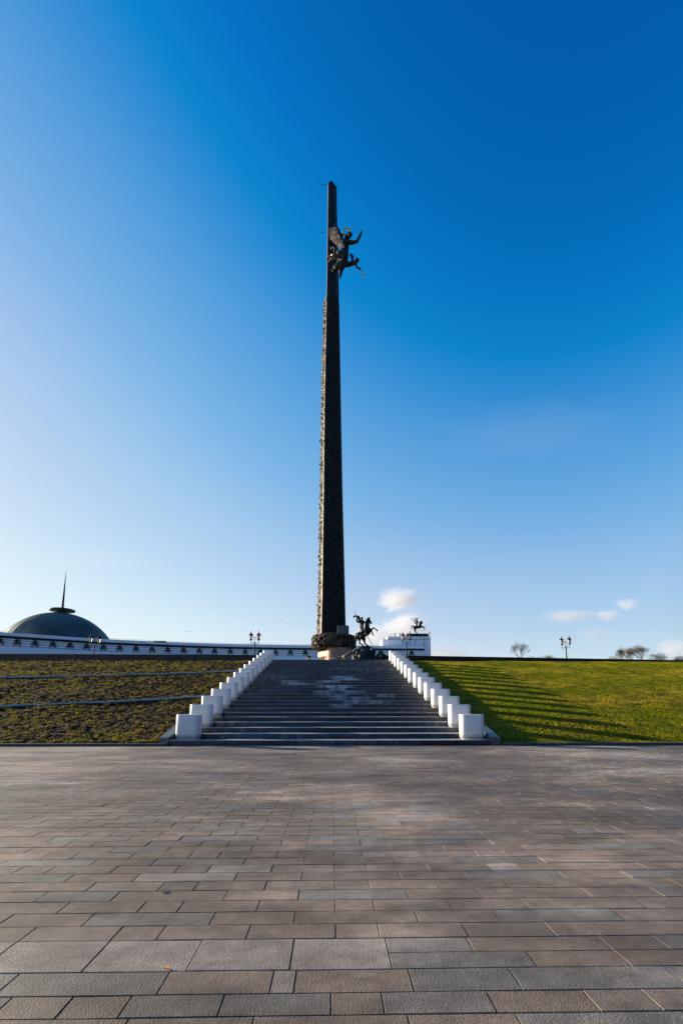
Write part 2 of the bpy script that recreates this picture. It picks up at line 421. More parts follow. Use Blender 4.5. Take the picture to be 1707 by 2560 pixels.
# upper plateau behind the parapets: flat, then rising to the mound that carries the obelisk
def upper_z(y):
    if y < 45: return TOPZ - .02
    if y < 86: return TOPZ - .02 + (9.6-TOPZ)*(y-45)/41
    return 9.6
u = MB(); xs_ = [-900,-300,-120,-60,-30,-15,-WALLX,0,WALLX,15,30,60,120,300,900]; us = [0,.01,.1,.25,.5,1]
rows_y = [45,55,65,75,86,100,135]
rg = [[(x, wall_y(x)+.15 if abs(x) < 200 else 44, TOPZ-.02) for x in xs_]]
rg += [[(x, max(y, wall_y(x)+1+.01*y) if abs(x) < 200 else y+5, upper_z(y)) for x in xs_] for y in rows_y]
u.rings(rg, closed=False, caps=False)
struct(u.build('upper_ground', M['upper']))
fc = MB(); fc.add([(-900, 134, 9.59), (900, 134, 9.59), (900, 1600, 9.59), (-900, 1600, 9.59)], [(0,1,2,3)])  # unseen paving, kept pale to bounce sunlight onto the museum front
struct(fc.build('forecourt', M['forecourt']))
l = MB(); l.box(-WALLX, WALLX, TOPD-.01, 36.18, TOPZ-.3, TOPZ-.004)
struct(l.build('stair_landing', M['landing']))

# ------------------------------------------------------------------ grass slopes
def slope_mesh(name, sgn, m, amp, sc, step):
    xs = np.concatenate([np.arange(5.42, 31, step), np.arange(31, 61, 1.5)])
    ny = int(21/step); V = []; F = []
    for i in range(ny+1):
        for x in xs:
            X = sgn*x; ye = wall_y(X)+.05; y = 14.93 + (ye-14.93)*i/ny
            a = amp if 0 < i < ny and x > 5.5 else 0
            z = slope_z(X, y) + a*(noise.noise(Vector((X*sc, y*sc, 3.1))) + .6*noise.noise(Vector((X*sc*2.7, y*sc*2.7, 9)))) + .06*noise.noise(Vector((X*.3, y*.3, 0)))*(1 if a else 0)
            V.append((X, y, z))
    n = len(xs)
    for i in range(ny):
        for k in range(n-1):
            f = (i*n+k, i*n+k+1, (i+1)*n+k+1, (i+1)*n+k)
            F.append(f if sgn > 0 else f[::-1])
    me = bpy.data.meshes.new(name); me.from_pydata(V, [], F); me.update()
    return link(name, me, m)
struct(slope_mesh('soil_slope', -1, M['soil'], .050, 4.2, .11))
struct(slope_mesh('lawn_slope', 1, M['turf'], .018, 1.5, .24))
# two more steep banks' worth of ground outside the frame are covered by the same sheets (they run 60 m out)

def tufts(name, sgn, n, xmax, dens, height, colf, blades=4):
    V = []; C = []
    cnt = 0
    while cnt < n:
        m = 60000
        x = 5.5 + (xmax-5.5)*rng.random(m)
        # nearer rows denser than far ones in metres, so the cover looks alike in the picture
        y = 14.98 + 21.0*rng.random(m)
        vis = np.abs(sgn*x) < (y*.92 + 4)
        x = x[vis]*sgn; y = y[vis]
        for X, Y in zip(x, y):
            if Y > wall_y(X) - .03: continue
            d = dens(X, Y)
            if rng.random() > d: continue
            h, cc = height(X, Y), colf(X, Y)
            z = slope_z(X, Y) + .06*noise.noise(Vector((X*.3, Y*.3, 0))) - .01
            for b in range(blades):
                a = rng.random()*6.283; bx, by = X+rng.normal(0, .03), Y+rng.normal(0, .03)
                w = .005+.006*rng.random(); hh = h*(.5+.8*rng.random()); lean = hh*(.2+.7*rng.random())
                la = rng.random()*6.283
                V += [(bx-w*math.cos(a), by-w*math.sin(a), z), (bx+w*math.cos(a), by+w*math.sin(a), z), (bx+lean*math.cos(la), by+lean*math.sin(la), z+hh)]
                r = .75+.5*rng.random(); C += [(cc[0]*r, cc[1]*r, cc[2]*r)]*3
            cnt += 1
            if cnt >= n: break
    V = np.array(V); F = np.arange(len(V)).reshape(-1, 3)
    return soup(name, V, F, np.array(C), M['blade'])
def dl(x, y):
    n = .9*vnoise(x, y, 4.6, 4) + .7*vnoise(x, y, 1.7, 8) + .45*vnoise(x, y, .3, 1)
    edge = 1.0 if y > 34.7 else (.25 if y < 16.2 else 0)
    return min(1, max(.03, -.12 + n*1.5 + edge))
def cl(x, y):
    n = vnoise(x, y, 2.6, 11); q = rng.random()
    if y > 34.5: return (.42, .38, .05)  # brighter tufts on the flat top: sunlit strip put into the colour
    if q < .35: return (.24, .15, .05)
    return (.20+.14*n, .21+.12*n, .02) if q < .72 else (.07, .08, .015)
tl = tufts('sparse_grass', -1, 54000, 34, dl, lambda x, y: .05+.06*max(0, vnoise(x, y, 2, 3)), cl, 4)
tag(tl, 'sparse sprouting green grass over dark soil on the left bank', 'grass', kind='stuff')
def cr(x, y):
    n = vnoise(x, y*1.6, .28, 21) + .9*vnoise(x, y*2.2, 1.1, 5) + .5*vnoise(x, y*1.5, 3.7, 2)
    dry = min(1, max(0, .30 + n*1.3)); 
    a = np.array((.26, .295, .003)); b = np.array((.60, .43, .045))
    c = a*(1-dry*.75) + b*dry*.75
    return tuple(c)
tr_ = tufts('lawn_grass', 1, 150000, 34, lambda x, y: 1, lambda x, y: .030+.03*max(0, vnoise(x, y, 1.5, 3)), cr, 4)
tag(tr_, 'dense green and dry yellow lawn grass on the right bank', 'grass', kind='stuff')

# ------------------------------------------------------------------ kerbs, parapets
def kerb(x0, x1, label):
    m = MB(); x = x0; 
    while x < x1-.05:
        xe = min(x+1.0, x1); m.box(x+.003, xe-.003, 14.78, 14.93, 0, .085 + .003*random.random()); x = xe
    me = m.mesh('kerb'); o = link('kerb', me, M['kerb'])
    bv = o.modifiers.new('b', 'BEVEL'); bv.width = .012; bv.segments = 2
    tag(o, label, 'kerb', 'low kerbs at the foot of the banks')
kerb(-60, -5.12, 'low dark granite kerb at the foot of the bare soil bank')
kerb(5.42, 60, 'low dark granite kerb at the foot of the green lawn bank')
def parapet(sgn, xe, label):
    root = empty('parapet_wall', (sgn*WALLX, wall_y(sgn*WALLX), TOPZ-.1))
    w = MB(); c = MB(); x = WALLX; k = 0
    while x < xe:
        x2 = x+1.5; a, b = (sgn*x, sgn*x2) if sgn > 0 else (sgn*x2, sgn*x)
        ya, yb = wall_y(a), wall_y(b); g_ = .004
        w.add([(a+g_,ya,4.45),(b-g_,yb,4.45),(b-g_,yb+.4,4.45),(a+g_,ya+.4,4.45),(a+g_,ya,5.12),(b-g_,yb,5.12),(b-g_,yb+.4,5.12),(a+g_,ya+.4,5.12)],
              [(0,3,2,1),(4,5,6,7),(0,1,5,4),(1,2,6,5),(2,3,7,6),(3,0,4,7)])
        c.add([(a+g_,ya-.03,5.122),(b-g_,yb-.03,5.122),(b-g_,yb+.43,5.122),(a+g_,ya+.43,5.122),(a+g_,ya-.03,5.18),(b-g_,yb-.03,5.18),(b-g_,yb+.43,5.18),(a+g_,ya+.43,5.18)],
              [(0,3,2,1),(4,5,6,7),(0,1,5,4),(1,2,6,5),(2,3,7,6),(3,0,4,7)])
        x = x2
    w.build('wall_block', M['wall_granite'], root); c.build('coping', M['wall_granite'], root)
    tag(root, label, 'wall', 'dark parapet walls along the top of the banks')
parapet(-1, 60, 'long dark brown granite parapet along the top of the soil bank')
parapet(1, 62, 'long dark brown granite parapet along the top of the green lawn')

# edging strips lying across the soil bank
def strip(p0, p1, p2, label):
    m = MB(); pts = []
    for i in range(70):
        t = i/69; a = Vector(p0)*(1-t)**2 + Vector(p1)*2*t*(1-t) + Vector(p2)*t*t
        x, y = a.x, a.y + .05*math.sin(i*.9) + random.uniform(-.03, .03)
        pts.append((x, y, slope_z(x, y) + .045 + .02*noise.noise(Vector((x, y, 5)))))
    m.tube(pts, [.052+.014*random.random() for _ in pts], 6)
    tag(m.build('edging_strip', M['hose'], None, True), label, 'edging strip', 'pale edging strips across the soil bank')
strip((-30, 26.4, 0), (-16, 26.2, 0), (-5.6, 29.4, 0), 'upper pale grey edging strip curving across the left soil bank')
strip((-30, 18.9, 0), (-14, 18.6, 0), (-5.6, 21.9, 0), 'lower pale grey edging strip curving across the left soil bank')

# ------------------------------------------------------------------ staircase
def staircase():
    root = empty('staircase', (CX, D0, 0))
    V = []; F = []; C = []; S = []; WR = []
    stains = [(.25, 14, 1.1, 1.0), (-.2, 16, .8, .8), (-1.6, 15, 1.3, .7), (.3, 13, .5, .9), (1.1, 12, .7, .7), (.9, 10, 1.1, .5), (.2, 11, .9, .6), (.9, 17, 1.0, .9), (.6, 18, .8, .8),
              (-2.2, 16, .8, .5), (1.9, 9, .9, .5), (.4, 8, .6, .5), (-.3, 12, .6, .7), (2.6, 11, .5, .5), (.9, 9, .4, .6)]
    for s in range(NST):
        y0 = D0 + s*T; z1 = RI*(s+1); z0 = z1-RI; W = 5.12
        x = -W - random.random(); 
        while x < W:
            L = random.choice([1.2, 1.5, 1.8]); a, b = max(x, -W), min(x+L, W)
            x += L
            if b-a < .05: continue
            gp = .002; e = .008; dy, dz = random.gauss(0, .002), random.gauss(0, .0015)
            r = random.choice([.55, .75, .9, 1.0, 1.2, 1.6]); cc = (r, r*random.uniform(.98, 1.01), r*random.uniform(.97, 1.02))
            nseg = max(1, int((b-a)/.12))
            for q in range(nseg):
                xa = a+gp + (b-a-2*gp)*q/nseg; xb = a+gp + (b-a-2*gp)*(q+1)/nseg
                k = len(V)
                prof = [(y0+dy, z0-.01), (y0+dy, z1+dz-.034), (y0+dy, z1+dz-e), (y0+dy+e, z1+dz), (y0+T+.03, z1+dz)]; nose_lit = random.choice([.6, .7, .8, .9])  # highlight along the nosing painted in, uneven as if rubbed
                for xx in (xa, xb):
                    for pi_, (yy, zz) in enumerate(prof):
                        V.append((CX+xx, yy, zz)); C.append(cc); WR.append((0, .30, nose_lit, 1, 1)[pi_])
                        v = 0
                        for (sx, sk, sw, sa) in stains:
                            if sk == s+1: v = max(v, sa*max(0, 1-(abs(xx-sx)/sw)**2))
                        S.append(v)
                for t in range(4): F.append((k+t, k+5+t, k+6+t, k+t+1))
    TR = np.array(WR, np.float32)
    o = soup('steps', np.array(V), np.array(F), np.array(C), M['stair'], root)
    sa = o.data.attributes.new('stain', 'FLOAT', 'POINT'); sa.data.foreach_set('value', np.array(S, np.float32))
    sb = o.data.attributes.new('worn_lit', 'FLOAT', 'POINT'); sb.data.foreach_set('value', TR)
    core = MB()
    pr = []
    for s in range(NST):
        pr += [(D0+s*T+.012, RI*s), (D0+s*T+.012, RI*(s+1)-.006)]
    pr += [(TOPD-.02, RI*NST-.006), (TOPD-.02, -.02), (D0+.012, -.02)]
    pr = pr[1:] if pr[0][1] == pr[-1][1] else pr
    n = len(pr)
    core.add([(CX-5.11, a, b) for a, b in pr] + [(CX+5.11, a, b) for a, b in pr],
             [tuple(range(n)), tuple(range(n, 2*n))[::-1]] + [(i, (i+1) % n, n+(i+1) % n, n+i) for i in range(n)])
    core.build('stair_core', M['joint'], root)
    for sg in (-1, 1):                       # sloping cheek beside the pylons
        m = MB(); xa, xb = CX+sg*5.13, CX+sg*5.41; ye = TOPD
        sl = RI/T; pts = [(D0-.02, 0), (D0-.02, .24), (D0+.06, .27), (ye, .27+sl*(ye-D0)), (ye, 0)]
        m.add([(xa, a, b) for a, b in pts] + [(xb, a, b) for a, b in pts],
              [(0,1,2,3,4), (9,8,7,6,5)] + [(i, (i+1) % 5, 5+(i+1) % 5, 5+i) for i in range(5)])
        m.build('cheek_wall', M['cheek'], root)
    tag(root, 'wide dark granite staircase with pale mineral stains climbing to the monument', 'staircase')
staircase()

def make_pylon():
    root = empty('pylon', (0, 0, 0))
    w, r, h = .41, .205, .80
    def stad(s):
        pts = []
        for i in range(17): a = -math.pi/2 + math.pi*i/16; pts.append((w-r + (r-s)*math.cos(a), (r-s)*math.sin(a)))
        for i in range(17): a = math.pi/2 + math.pi*i/16; pts.append((-(w-r) + (r-s)*math.cos(a), (r-s)*math.sin(a)))
        return pts
    b = MB(); prof = [(.012, .035), (0, .05), (0, h-.014), (.004, h-.004), (.012, h)]
    b.rings([[(x, y, z) for x, y in stad(s)] for s, z in prof])
    o = b.build('body', M['white'], root); 
    for p in o.data.polygons: p.use_smooth = len(p.vertices) == 4
    p = MB(); p.prism(stad(.022), 0, .0348); p.build('plinth', M['plinth'], root)
    return root
P0 = make_pylon(); used = False
ordn = ['first', 'second', 'third', 'fourth', 'fifth', 'sixth', 'seventh', 'eighth', 'ninth', 'tenth', 'eleventh', 'twelfth', 'thirteenth', 'topmost']
for sg in (-1, 1):
    for k in range(14):
        o = P0 if not used else dup(P0); used = True
        o.location = (CX + sg*4.66 + random.gauss(0, .006), 15.46 + 2*T*k + random.gauss(0, .008), RI*(2*k+1)); o.rotation_euler.z = R(random.gauss(0, .7))
        side = 'left' if sg < 0 else 'right'
        bank = 'beside the soil bank' if sg < 0 else 'beside the lawn'
        if k == 0: lb = f'large white pylon at the very foot of the {side} side of the stairs'
        elif k == 13: lb = f'topmost white pylon at the head of the {side} side of the stairs'
        else: lb = f'{ordn[k]} white pylon from the bottom in the {side} row, {bank}'
        tag(o, lb, 'pylon', 'white rounded pylons lining the staircase')

# ------------------------------------------------------------------ obelisk
OD = 108.0
def obelisk():
    base = at(831, 1600, OD); base.z = 9.6
    root = empty('obelisk', base)
    # rows: picture height, left edge, near edge, right edge of the shaft
    prof = [(1600,796.5,803.3,866.5), (1500,799.5,805.8,864.3), (1400,801.8,807.2,862.0), (1200,805.0,809.8,857.0), (1000,808.5,812.0,853.3), (850,811.5,815.0,850.6), (736,814.2,816.8,848.0),
            (735,815.4,817.0,847.4), (600,817.3,818.8,845.2), (486,818.9,820.4,841.8)]
    def sect(py, l, c, r):
        A = at(c, py, OD); z = A.z
        B = at(r, py, OD); B2 = Vector((B.x, B.y, 0)); wd = B.x - A.x
        dep = wd*.85
        Bv = ray(r, py); Bv = Bv*((OD+dep)/Bv.y); Cv = ray(l, py); Cv = Cv*((OD+wd*1.35)/Cv.y)
        return Vector((A.x, OD, z)), Vector((Bv.x, OD+dep, z)), Vector((Cv.x, OD+wd*1.35, z))
    secs = [sect(*p) for p in prof]
    zs = [s[0].z for s in secs]
    def interp(z):
        for i in range(len(zs)-1):
            if z <= zs[i+1] or i == len(zs)-2:
                t = (z-zs[i])/max(1e-6, zs[i+1]-zs[i]); return [secs[i][k].lerp(secs[i+1][k], t) for k in range(3)]
    zrel = at(830, 736, OD).z; zb = secs[0][0].z - 1.5
    # core
    m = MB(); rings = []
    for z in [zb] + zs[1:]:
        a, b, c = interp(max(z, zs[0])); ins = .12 if z < zrel-.5 else .0
        cen = (a+b+c)/3
        q = [p.lerp(cen, ins/3) for p in (a, b, c)]
        for p in q: p.z = z
        rings.append(q)
    m.rings(rings); m.build('shaft', M['bronze'], root)
    # relief panels: displaced grids on the two visible sides
    def relief(k0, k1, name, u0, u1, nu, amp, mt, sd, z1=zrel):
        nz = 760; V = []; F = []
        for i in range(nz+1):
            z = zb + (z1-zb)*i/nz; s = interp(max(z, zs[0])); a, b = s[k0], s[k1]
            d = (b-a); d.z = 0; nrm = Vector((d.y, -d.x, 0)).normalized()
            if k0 == 2: nrm = Vector((d.y, -d.x, 0)).normalized()
            L = d.length
            for jx in range(nu+1):
                t = u0 + (u1-u0)*jx/nu; p = a.lerp(b, t); p.z = z
                q = Vector((t*L*1.5+sd, z*.62, sd))
                n1 = noise.noise(q) ; n2 = noise.noise(q*2.7+Vector((5, 1, 2))); n3 = noise.noise(q*6)
                hgt = amp*(.35 + .9*abs(n1) + .55*n2 + .3*n3)
                ed = min(jx, nu-jx)/nu*8; hgt *= min(1, ed)
                if i in (0, nz): hgt = 0
                V.append(p + nrm*(max(hgt, -.02)+.05))
        n = nu+1
        for i in range(nz):
            for jx in range(nu): F.append((i*n+jx, i*n+jx+1, (i+1)*n+jx+1, (i+1)*n+jx))
        me = bpy.data.meshes.new(name); me.from_pydata(V, [], F); me.update()
        return link(name, me, mt, root)
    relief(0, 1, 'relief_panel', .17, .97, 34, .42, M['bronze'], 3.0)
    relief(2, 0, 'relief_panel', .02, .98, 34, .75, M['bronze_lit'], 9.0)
    # smooth border strip beside the near edge
    m = MB(); rg = []
    for z in [zb] + zs[1:8]:
        a, b, c = interp(max(z, zs[0])); d = (b-a).normalized(); n_ = Vector((d.y, -d.x, 0)).normalized(); L = (b-a).length
        r4 = [a+n_*.02, a+d*L*.075+n_*.22, a+d*L*.15+n_*.02]
        for p in r4: p.z = z
        rg.append(r4)
    m.rings(rg, closed=False, caps=False); m.build('edge_moulding', M['bronze'], root)
    # point with slanting top
    a, b, c = secs[-1]; tip = at(827.8, 449.6, OD+.8)
    a2 = Vector((a.x, a.y, at(820.6, 456.7, OD).z)); m = MB()
    m.add([a, b, c, a2, tip, Vector((b.x, b.y, at(841.8, 466, b.y).z)), Vector((c.x, c.y, at(819, 458, c.y).z))], [(0,1,5,3), (3,5,4), (3,4,6), (6,4,5), (0,3,6,2), (1,2,6,5), (0,2,1)])
    m.build('pointed_top', M['bronze'], root)
    # rail of steel segments up the near face
    for (y0, y1, xa, xb) in ((470, 566, 838.2, 840.6), (680, 734, 842.2, 843.8)):
        seg = MB(); n = 6 if y1 < 600 else 3
        for i in range(n):
            f0, f1 = i/n+.02, (i+.82)/n
            p = []
            for f in (f0, f1):
                py = y0+(y1-y0)*f; px = xa+(xb-xa)*f
                s = interp(at(px, py, OD+1.7).z); L = s[1]-s[0]
                q = s[0].lerp(s[1], .80); q.z = at(px, py, OD+1.7).z; nn = Vector((L.y, -L.x, 0)).normalized(); p.append(q+nn*.12)
            seg.tube(p, .075, 6)
        seg.build('service_rail', M['steel'], root)
    # lightning rods
    for (x0, y0, x1, y1) in ((799, 459, 820, 462.5), (800, 579.5, 818, 582), (841, 463, 851, 465)):
        m = MB(); m.tube([at(x0, y0, OD+.5), at(x1, y1, OD+.5)], .05, 5); m.build('lightning_rod', M['iron'], root)
    # bronze relief collar
    cz0, cz1 = at(830, 1617.5, OD-4).z, at(830, 1581.5, OD-4).z
    cc = at(834.2, 1600, OD+1.0); rad = 5.05
    V = []; F = []; nu, nz = 150, 26
    for i in range(nz+1):
        t = i/nz; z = cz0 + (cz1-cz0)*t
        for jx in range(nu):
            a = 2*math.pi*jx/nu; e = 1 - .10*abs(2*t-1)**6
            q = Vector((math.cos(a)*5.2, math.sin(a)*5.2, z*1.0)); h = 0
            if 0 < i < nz: h = .42*abs(noise.noise(q*.8)) + .45*noise.noise(q*1.7+Vector((3, 3, 3))) + .2*noise.noise(q*4)
            rr = rad*e + h*.8
            V.append((cc.x + rr*1.02*math.cos(a), cc.y + rr*math.sin(a), z))
    for i in range(nz):
        for jx in range(nu):
            k = (jx+1) % nu; F.append((i*nu+jx, i*nu+k, (i+1)*nu+k, (i+1)*nu+jx))
    F.append(tuple(range(nu))[::-1]); F.append(tuple(range(nz*nu, (nz+1)*nu)))
    me = bpy.data.meshes.new('relief_collar'); me.from_pydata(V, [], F); me.update()
    link('relief_collar', me, M['collar'], root)
    # pink granite pedestal with a side block on short pillars
    px0, px1 = at(816, 1630, OD).x, at(877.5, 1630, OD).x
    m = MB(); r = 1.6; pts = []
    x0, x1, y0, y1 = px0, px1, OD-3.4, OD+3.6
    for (cx, cy, a0) in ((x1-r, y0+r, -90), (x1-r, y1-r, 0), (x0+r, y1-r, 90), (x0+r, y0+r, 180)):
        for i in range(7): a = R(a0 + 90*i/6); pts.append((cx+r*math.cos(a), cy+r*math.sin(a)))
    m.prism(pts, 9.5, cz0-.01); m.build('pedestal', M['pink'], root)
    m = MB(); sx0 = at(793.5, 1632, OD-1).x; z0, z1 = at(800, 1640, OD-1.5).z, at(800, 1626.5, OD-1.5).z
    m.prism([(sx0, OD+2.4), (px0+.5, OD-2.6), (px0+.5, OD+3.2), (sx0+.3, OD+3.2)], z0, z1); m.build('side_block', M['pink'], root)
    sx1 = at(799.8, 1620, OD-1).x
    m = MB()
    for i in range(3):
        for (a, b) in ((9.5, z0-.005), (z1+.005, cz0-.01)):
            xx = sx1 + .05 + i*.55; yy = OD+2.5-(xx-sx0)*1.75; m.prism([(xx, yy), (xx+.2, yy-.35), (xx+.45, yy-.1), (xx+.2, yy+.3)], a, b)
        m.build('pillars', M['pink'], root)
    # sheet-metal service cabin on the collar
    b0, b1 = at(843.5, 1583.5, OD-4.2), at(872, 1564.5, OD-4.2)
    cab = MB(); mid = at(862, 1570, OD-4.2).x
    cab.box(b0.x, mid, OD-4.6, OD-2.2, b0.z-.35, b1.z); cab.box(mid+.02, b1.x, OD-4.2, OD-2.0, b0.z-.6, b1.z+.05)
    co = cab.build('service_cabin', M['sheet'], root)
    rb = MB()
    for i in range(9):
        xx = b0.x + .04 + (b1.x-b0.x-.1)*i/8; yf = OD-4.66 if xx < mid else OD-4.26
        rb.box(xx, xx+.06, yf, yf+.055, b0.z-.3, b1.z-.02)
    rb.build('cabin_ribs', M['steel'], co)
    tag(root, 'very tall dark bronze three-sided obelisk with relief panels on a pink granite pedestal', 'obelisk')
    return interp
interp = obelisk()

# ------------------------------------------------------------------ figures high on the obelisk
def Z1(zx, zy, dd=0): return at(810+zx/14.255, 560+zy/14.255, OD-.6+dd)     # from the enlarged view of the group
K = 125.0/1150/14.255*1.0                                                # metres per enlarged pixel
def C1(l): return [(Z1(a, b, d), r*K) for a, b, d, r in l]
def winged_group():
    root = empty('winged_statue', Z1(700, 1500))
    b = MB()
    b.chain(C1([(840, 440, -1.2, 62), (790, 620, -1, 110), (760, 820, -1, 122), (752, 1000, -1, 122), (740, 1150, -1, 132), (690, 1350, -.9, 150), (600, 1530, -.8, 120), (590, 1700, -.8, 70), (580, 1830, -.8, 45), (578, 1930, -.8, 28)]))
    b.chain(C1([(700, 1400, -.9, 130), (520, 1520, -.6, 130), (430, 1600, -.4, 100), (330, 1640, -.2, 60)]))
    b.chain(C1([(640, 1330, -.9, 90), (500, 1450, -.6, 60), (360, 1560, -.4, 42)]))                    # trailing robe
    b.chain(C1([(870, 640, -1.2, 85), (1010, 655, -1.6, 68), (1170, 625, -1.9, 56), (1240, 480, -2.0, 46), (1290, 390, -2.0, 38)]))   # outstretched arm
    b.ball(Z1(1300, 385, -2), (45*K, .2, 45*K))
    b.chain(C1([(700, 620, -1.4, 60), (690, 590, -1.6, 52), (750, 500, -1.9, 40), (795, 400, -2.0, 30), (805, 350, -2, 26)]))           # arm with wreath
    b.chain(C1([(600, 640, -1.2, 40), (630, 780, -1.4, 30), (640, 900, -1.5, 28)]))
    b.chain(C1([(560, 980, -.6, 70), (555, 1150, -.6, 95), (560, 1350, -.6, 110), (540, 1480, -.6, 110)]))
    body = b.sculpt('body', M['statue'], root, .09, .06, 2.0)
    h = MB(); h.ball(Z1(925, 370, -1.5), (80*K, .65, 92*K)); h.chain(C1([(905, 420, -1.3, 45), (870, 480, -1.2, 55)])); h.ball(Z1(985, 385, -1.7), (28*K, .25, 24*K)); h.ball(Z1(900, 300, -1.2), (60*K, .5, 40*K))
    h.sculpt('head', M['statue'], root, .07)
    f = MB()
    for i, (dx, dy, l) in enumerate([(-22, -60, 30), (0, -100, 44), (16, -118, 50), (30, -112, 46), (44, -88, 36)]):
        f.chain(C1([(1300+dx*.3, 370, -2-.05*i, 19), (1312+dx*.8, 360+dy*.55, -2.0-.06*i, 17), (1315+dx, 350+dy, -2.0-.05*i, 12)]), 1)
    f.chain(C1([(1290, 400, -2, 15), (1258, 360, -2.1, 13), (1248, 320, -2.1, 9)]), 1)
    f.sculpt('fingers', M['statue'], root, .05)
    w = MB(); w.torus(Z1(805, 265, -2), 108*K, 25*K, 'Y', 30, 10, 1.12, R(18)); w.build('wreath', M['gold'], root, True)
    # feathered wings: overlapping long feather blades
    def feathers(name, cells, mt):
        fm = MB()
        for (a, b2, wd) in cells:
            a, b2 = Z1(*a), Z1(*b2); d = (b2-a); L = d.length; d.normalize(); nn = Vector((-.86, -.48, .12)).normalized(); s = d.cross(nn).normalized(); up = nn*.10
            ww = wd*K; pts = []
            for t, q in ((0, .55), (.3, 1), (.75, .95), (.93, .6), (1.0, .1)):
                c = a + d*L*t; pts.append([c - s*ww*q, c + up*2, c + s*ww*q, c - up*.3])
            fm.rings(pts)
        return fm.build(name, mt, root)
    cells = []
    for r_ in range(8):
        v = r_/7; y0_ = 150 + 520*v
        xl = 190 + max(0, v-.45)*420; xr = 405 + 235*v
        n_ = 9 - int(v*4)
        for c_ in range(n_):
            u_ = c_/(n_-1); x = xl + (xr-xl)*u_ + random.uniform(-10, 10); y = y0_ - 55*u_*(1-v) + random.uniform(-14, 14)
            dd0 = .2 - (x-200)*.0105 + random.uniform(-.12, .12) + .06*r_
            cells.append(((x, y, dd0), (x+38+18*v, y+130+random.uniform(-15, 35), dd0-.40), random.uniform(17, 26)))
    feathers('wing', cells, M['wing'])
    dk = MB(); dk.add([Z1(420, 95, .1), Z1(520, 120, .2), Z1(620, 330, .2), Z1(700, 320, -.2), Z1(690, 420, -.5), Z1(640, 640, -.6), Z1(500, 700, 0)] +
                      [Z1(420, 95, .5), Z1(520, 120, .6), Z1(620, 330, .6), Z1(700, 320, .3), Z1(690, 420, 0), Z1(640, 640, 0), Z1(500, 700, .5)],
                      [(0,1,2,3,4,5,6), (13,12,11,10,9,8,7)] + [(i, (i+1) % 7, 7+(i+1) % 7, 7+i) for i in range(7)])
    dk.build('wing', M['statue'], root)
    # robe flutter, lit on the left
    rb = MB()
    for i in range(16):
        x = 350+random.uniform(0, 210); y = 1540-(x-350)*1.0+random.uniform(-50, 40)
        rb.chain(C1([(x, y, -1.1, 26), (x+random.uniform(-30, 10), y+random.uniform(20, 70), -1.3, 16)]), 1)
    sb_ = MB(); sb_.chain(C1([(530, 1240, -1.6, 16), (600, 1275, -1.8, 20), (680, 1240, -1.9, 14)]), 1); sb_.sculpt('sash', M['bronze_lit'], root, .07, .03, 3)
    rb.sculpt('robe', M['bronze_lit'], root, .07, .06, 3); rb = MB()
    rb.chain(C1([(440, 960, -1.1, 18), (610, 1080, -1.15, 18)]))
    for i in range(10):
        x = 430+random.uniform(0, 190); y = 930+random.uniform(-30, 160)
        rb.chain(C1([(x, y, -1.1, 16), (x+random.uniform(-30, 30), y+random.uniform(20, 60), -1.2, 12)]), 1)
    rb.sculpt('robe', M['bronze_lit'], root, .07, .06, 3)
    tag(root, 'large winged bronze figure holding up a gold wreath, fixed high on the obelisk', 'statue')
    # cherub flying right with trumpet
    ch = empty('trumpeting_cherub', Z1(1000, 1400))
    b = MB()
    b.chain(C1([(800, 1440, -.9, 95), (920, 1420, -1.2, 82), (1050, 1385, -1.5, 78), (1120, 1350, -1.7, 66)]))
    b.ball(Z1(1180, 1290, -1.8), (72*K, .6, 78*K)); b.ball(Z1(1150, 1215, -1.8), (30*K, .25, 28*K))
    b.chain(C1([(1125, 1400, -1.8, 50), (1150, 1490, -2.0, 36), (1210, 1570, -2.1, 30), (1280, 1590, -2.2, 36)]))
    b.sculpt('body', M['statue'], ch, .08, .03, 2)
    w = MB(); w.chain(C1([(1010, 1370, -1.2, 42), (1005, 1250, -1.1, 46), (1010, 1170, -1.0, 56), (960, 1090, -1.0, 42), (935, 1065, -1.0, 26)])); w.ball(Z1(1030, 1150, -1), (36*K, .2, 38*K))
    w.sculpt('wing', M['statue'], ch, .07, .08, 3)
    t = MB(); t.tube([Z1(1285, 1600, -2.2), Z1(1370, 1750, -2.3), Z1(1400, 1810, -2.35), Z1(1412, 1832, -2.4)], [.07, .10, .16, .30], 10); t.build('trumpet', M['gold'], ch, True)
    tag(ch, 'dark bronze cherub with a trumpet flying out to the right of the obelisk', 'statue', 'cherubs beside the winged figure')
    c2 = empty('trumpeting_cherub', Z1(230, 1200))
    b = MB()
    b.chain(C1([(400, 1180, -.6, 60), (330, 1150, -.9, 48), (210, 1130, -1.2, 36), (110, 1240, -1.4, 30)]))
    b.chain(C1([(210, 1140, -1.2, 30), (260, 1240, -1.3, 26)])); b.ball(Z1(205, 1290, -1.3), (48*K, .3, 36*K)); b.ball(Z1(300, 1150, -1.4), (40*K, .4, 46*K))
    b.chain(C1([(90, 1250, -1.4, 26), (70, 1285, -1.4, 18)]))
    b.sculpt('body', M['bronze_lit'], c2, .07, .03, 2)
    t = MB(); t.tube([Z1(320, 1160, -1.5), Z1(295, 1100, -1.7), Z1(283, 1070, -1.9)], [.07, .14, .36], 12); t.build('trumpet', M['gold'], c2, True)
    wm = MB(); wm.tube([Z1(240, 810, -.9), Z1(290, 790, -1), Z1(375, 860, -1), Z1(350, 910, -.9), Z1(260, 880, -.9), Z1(235, 815, -.9)], .11, 6)
    wm.tube([Z1(370, 900, -1), Z1(360, 1000, -1.1), Z1(330, 1080, -1.1)], .10, 6); wm.build('wing', M['bronze_lit'], c2)
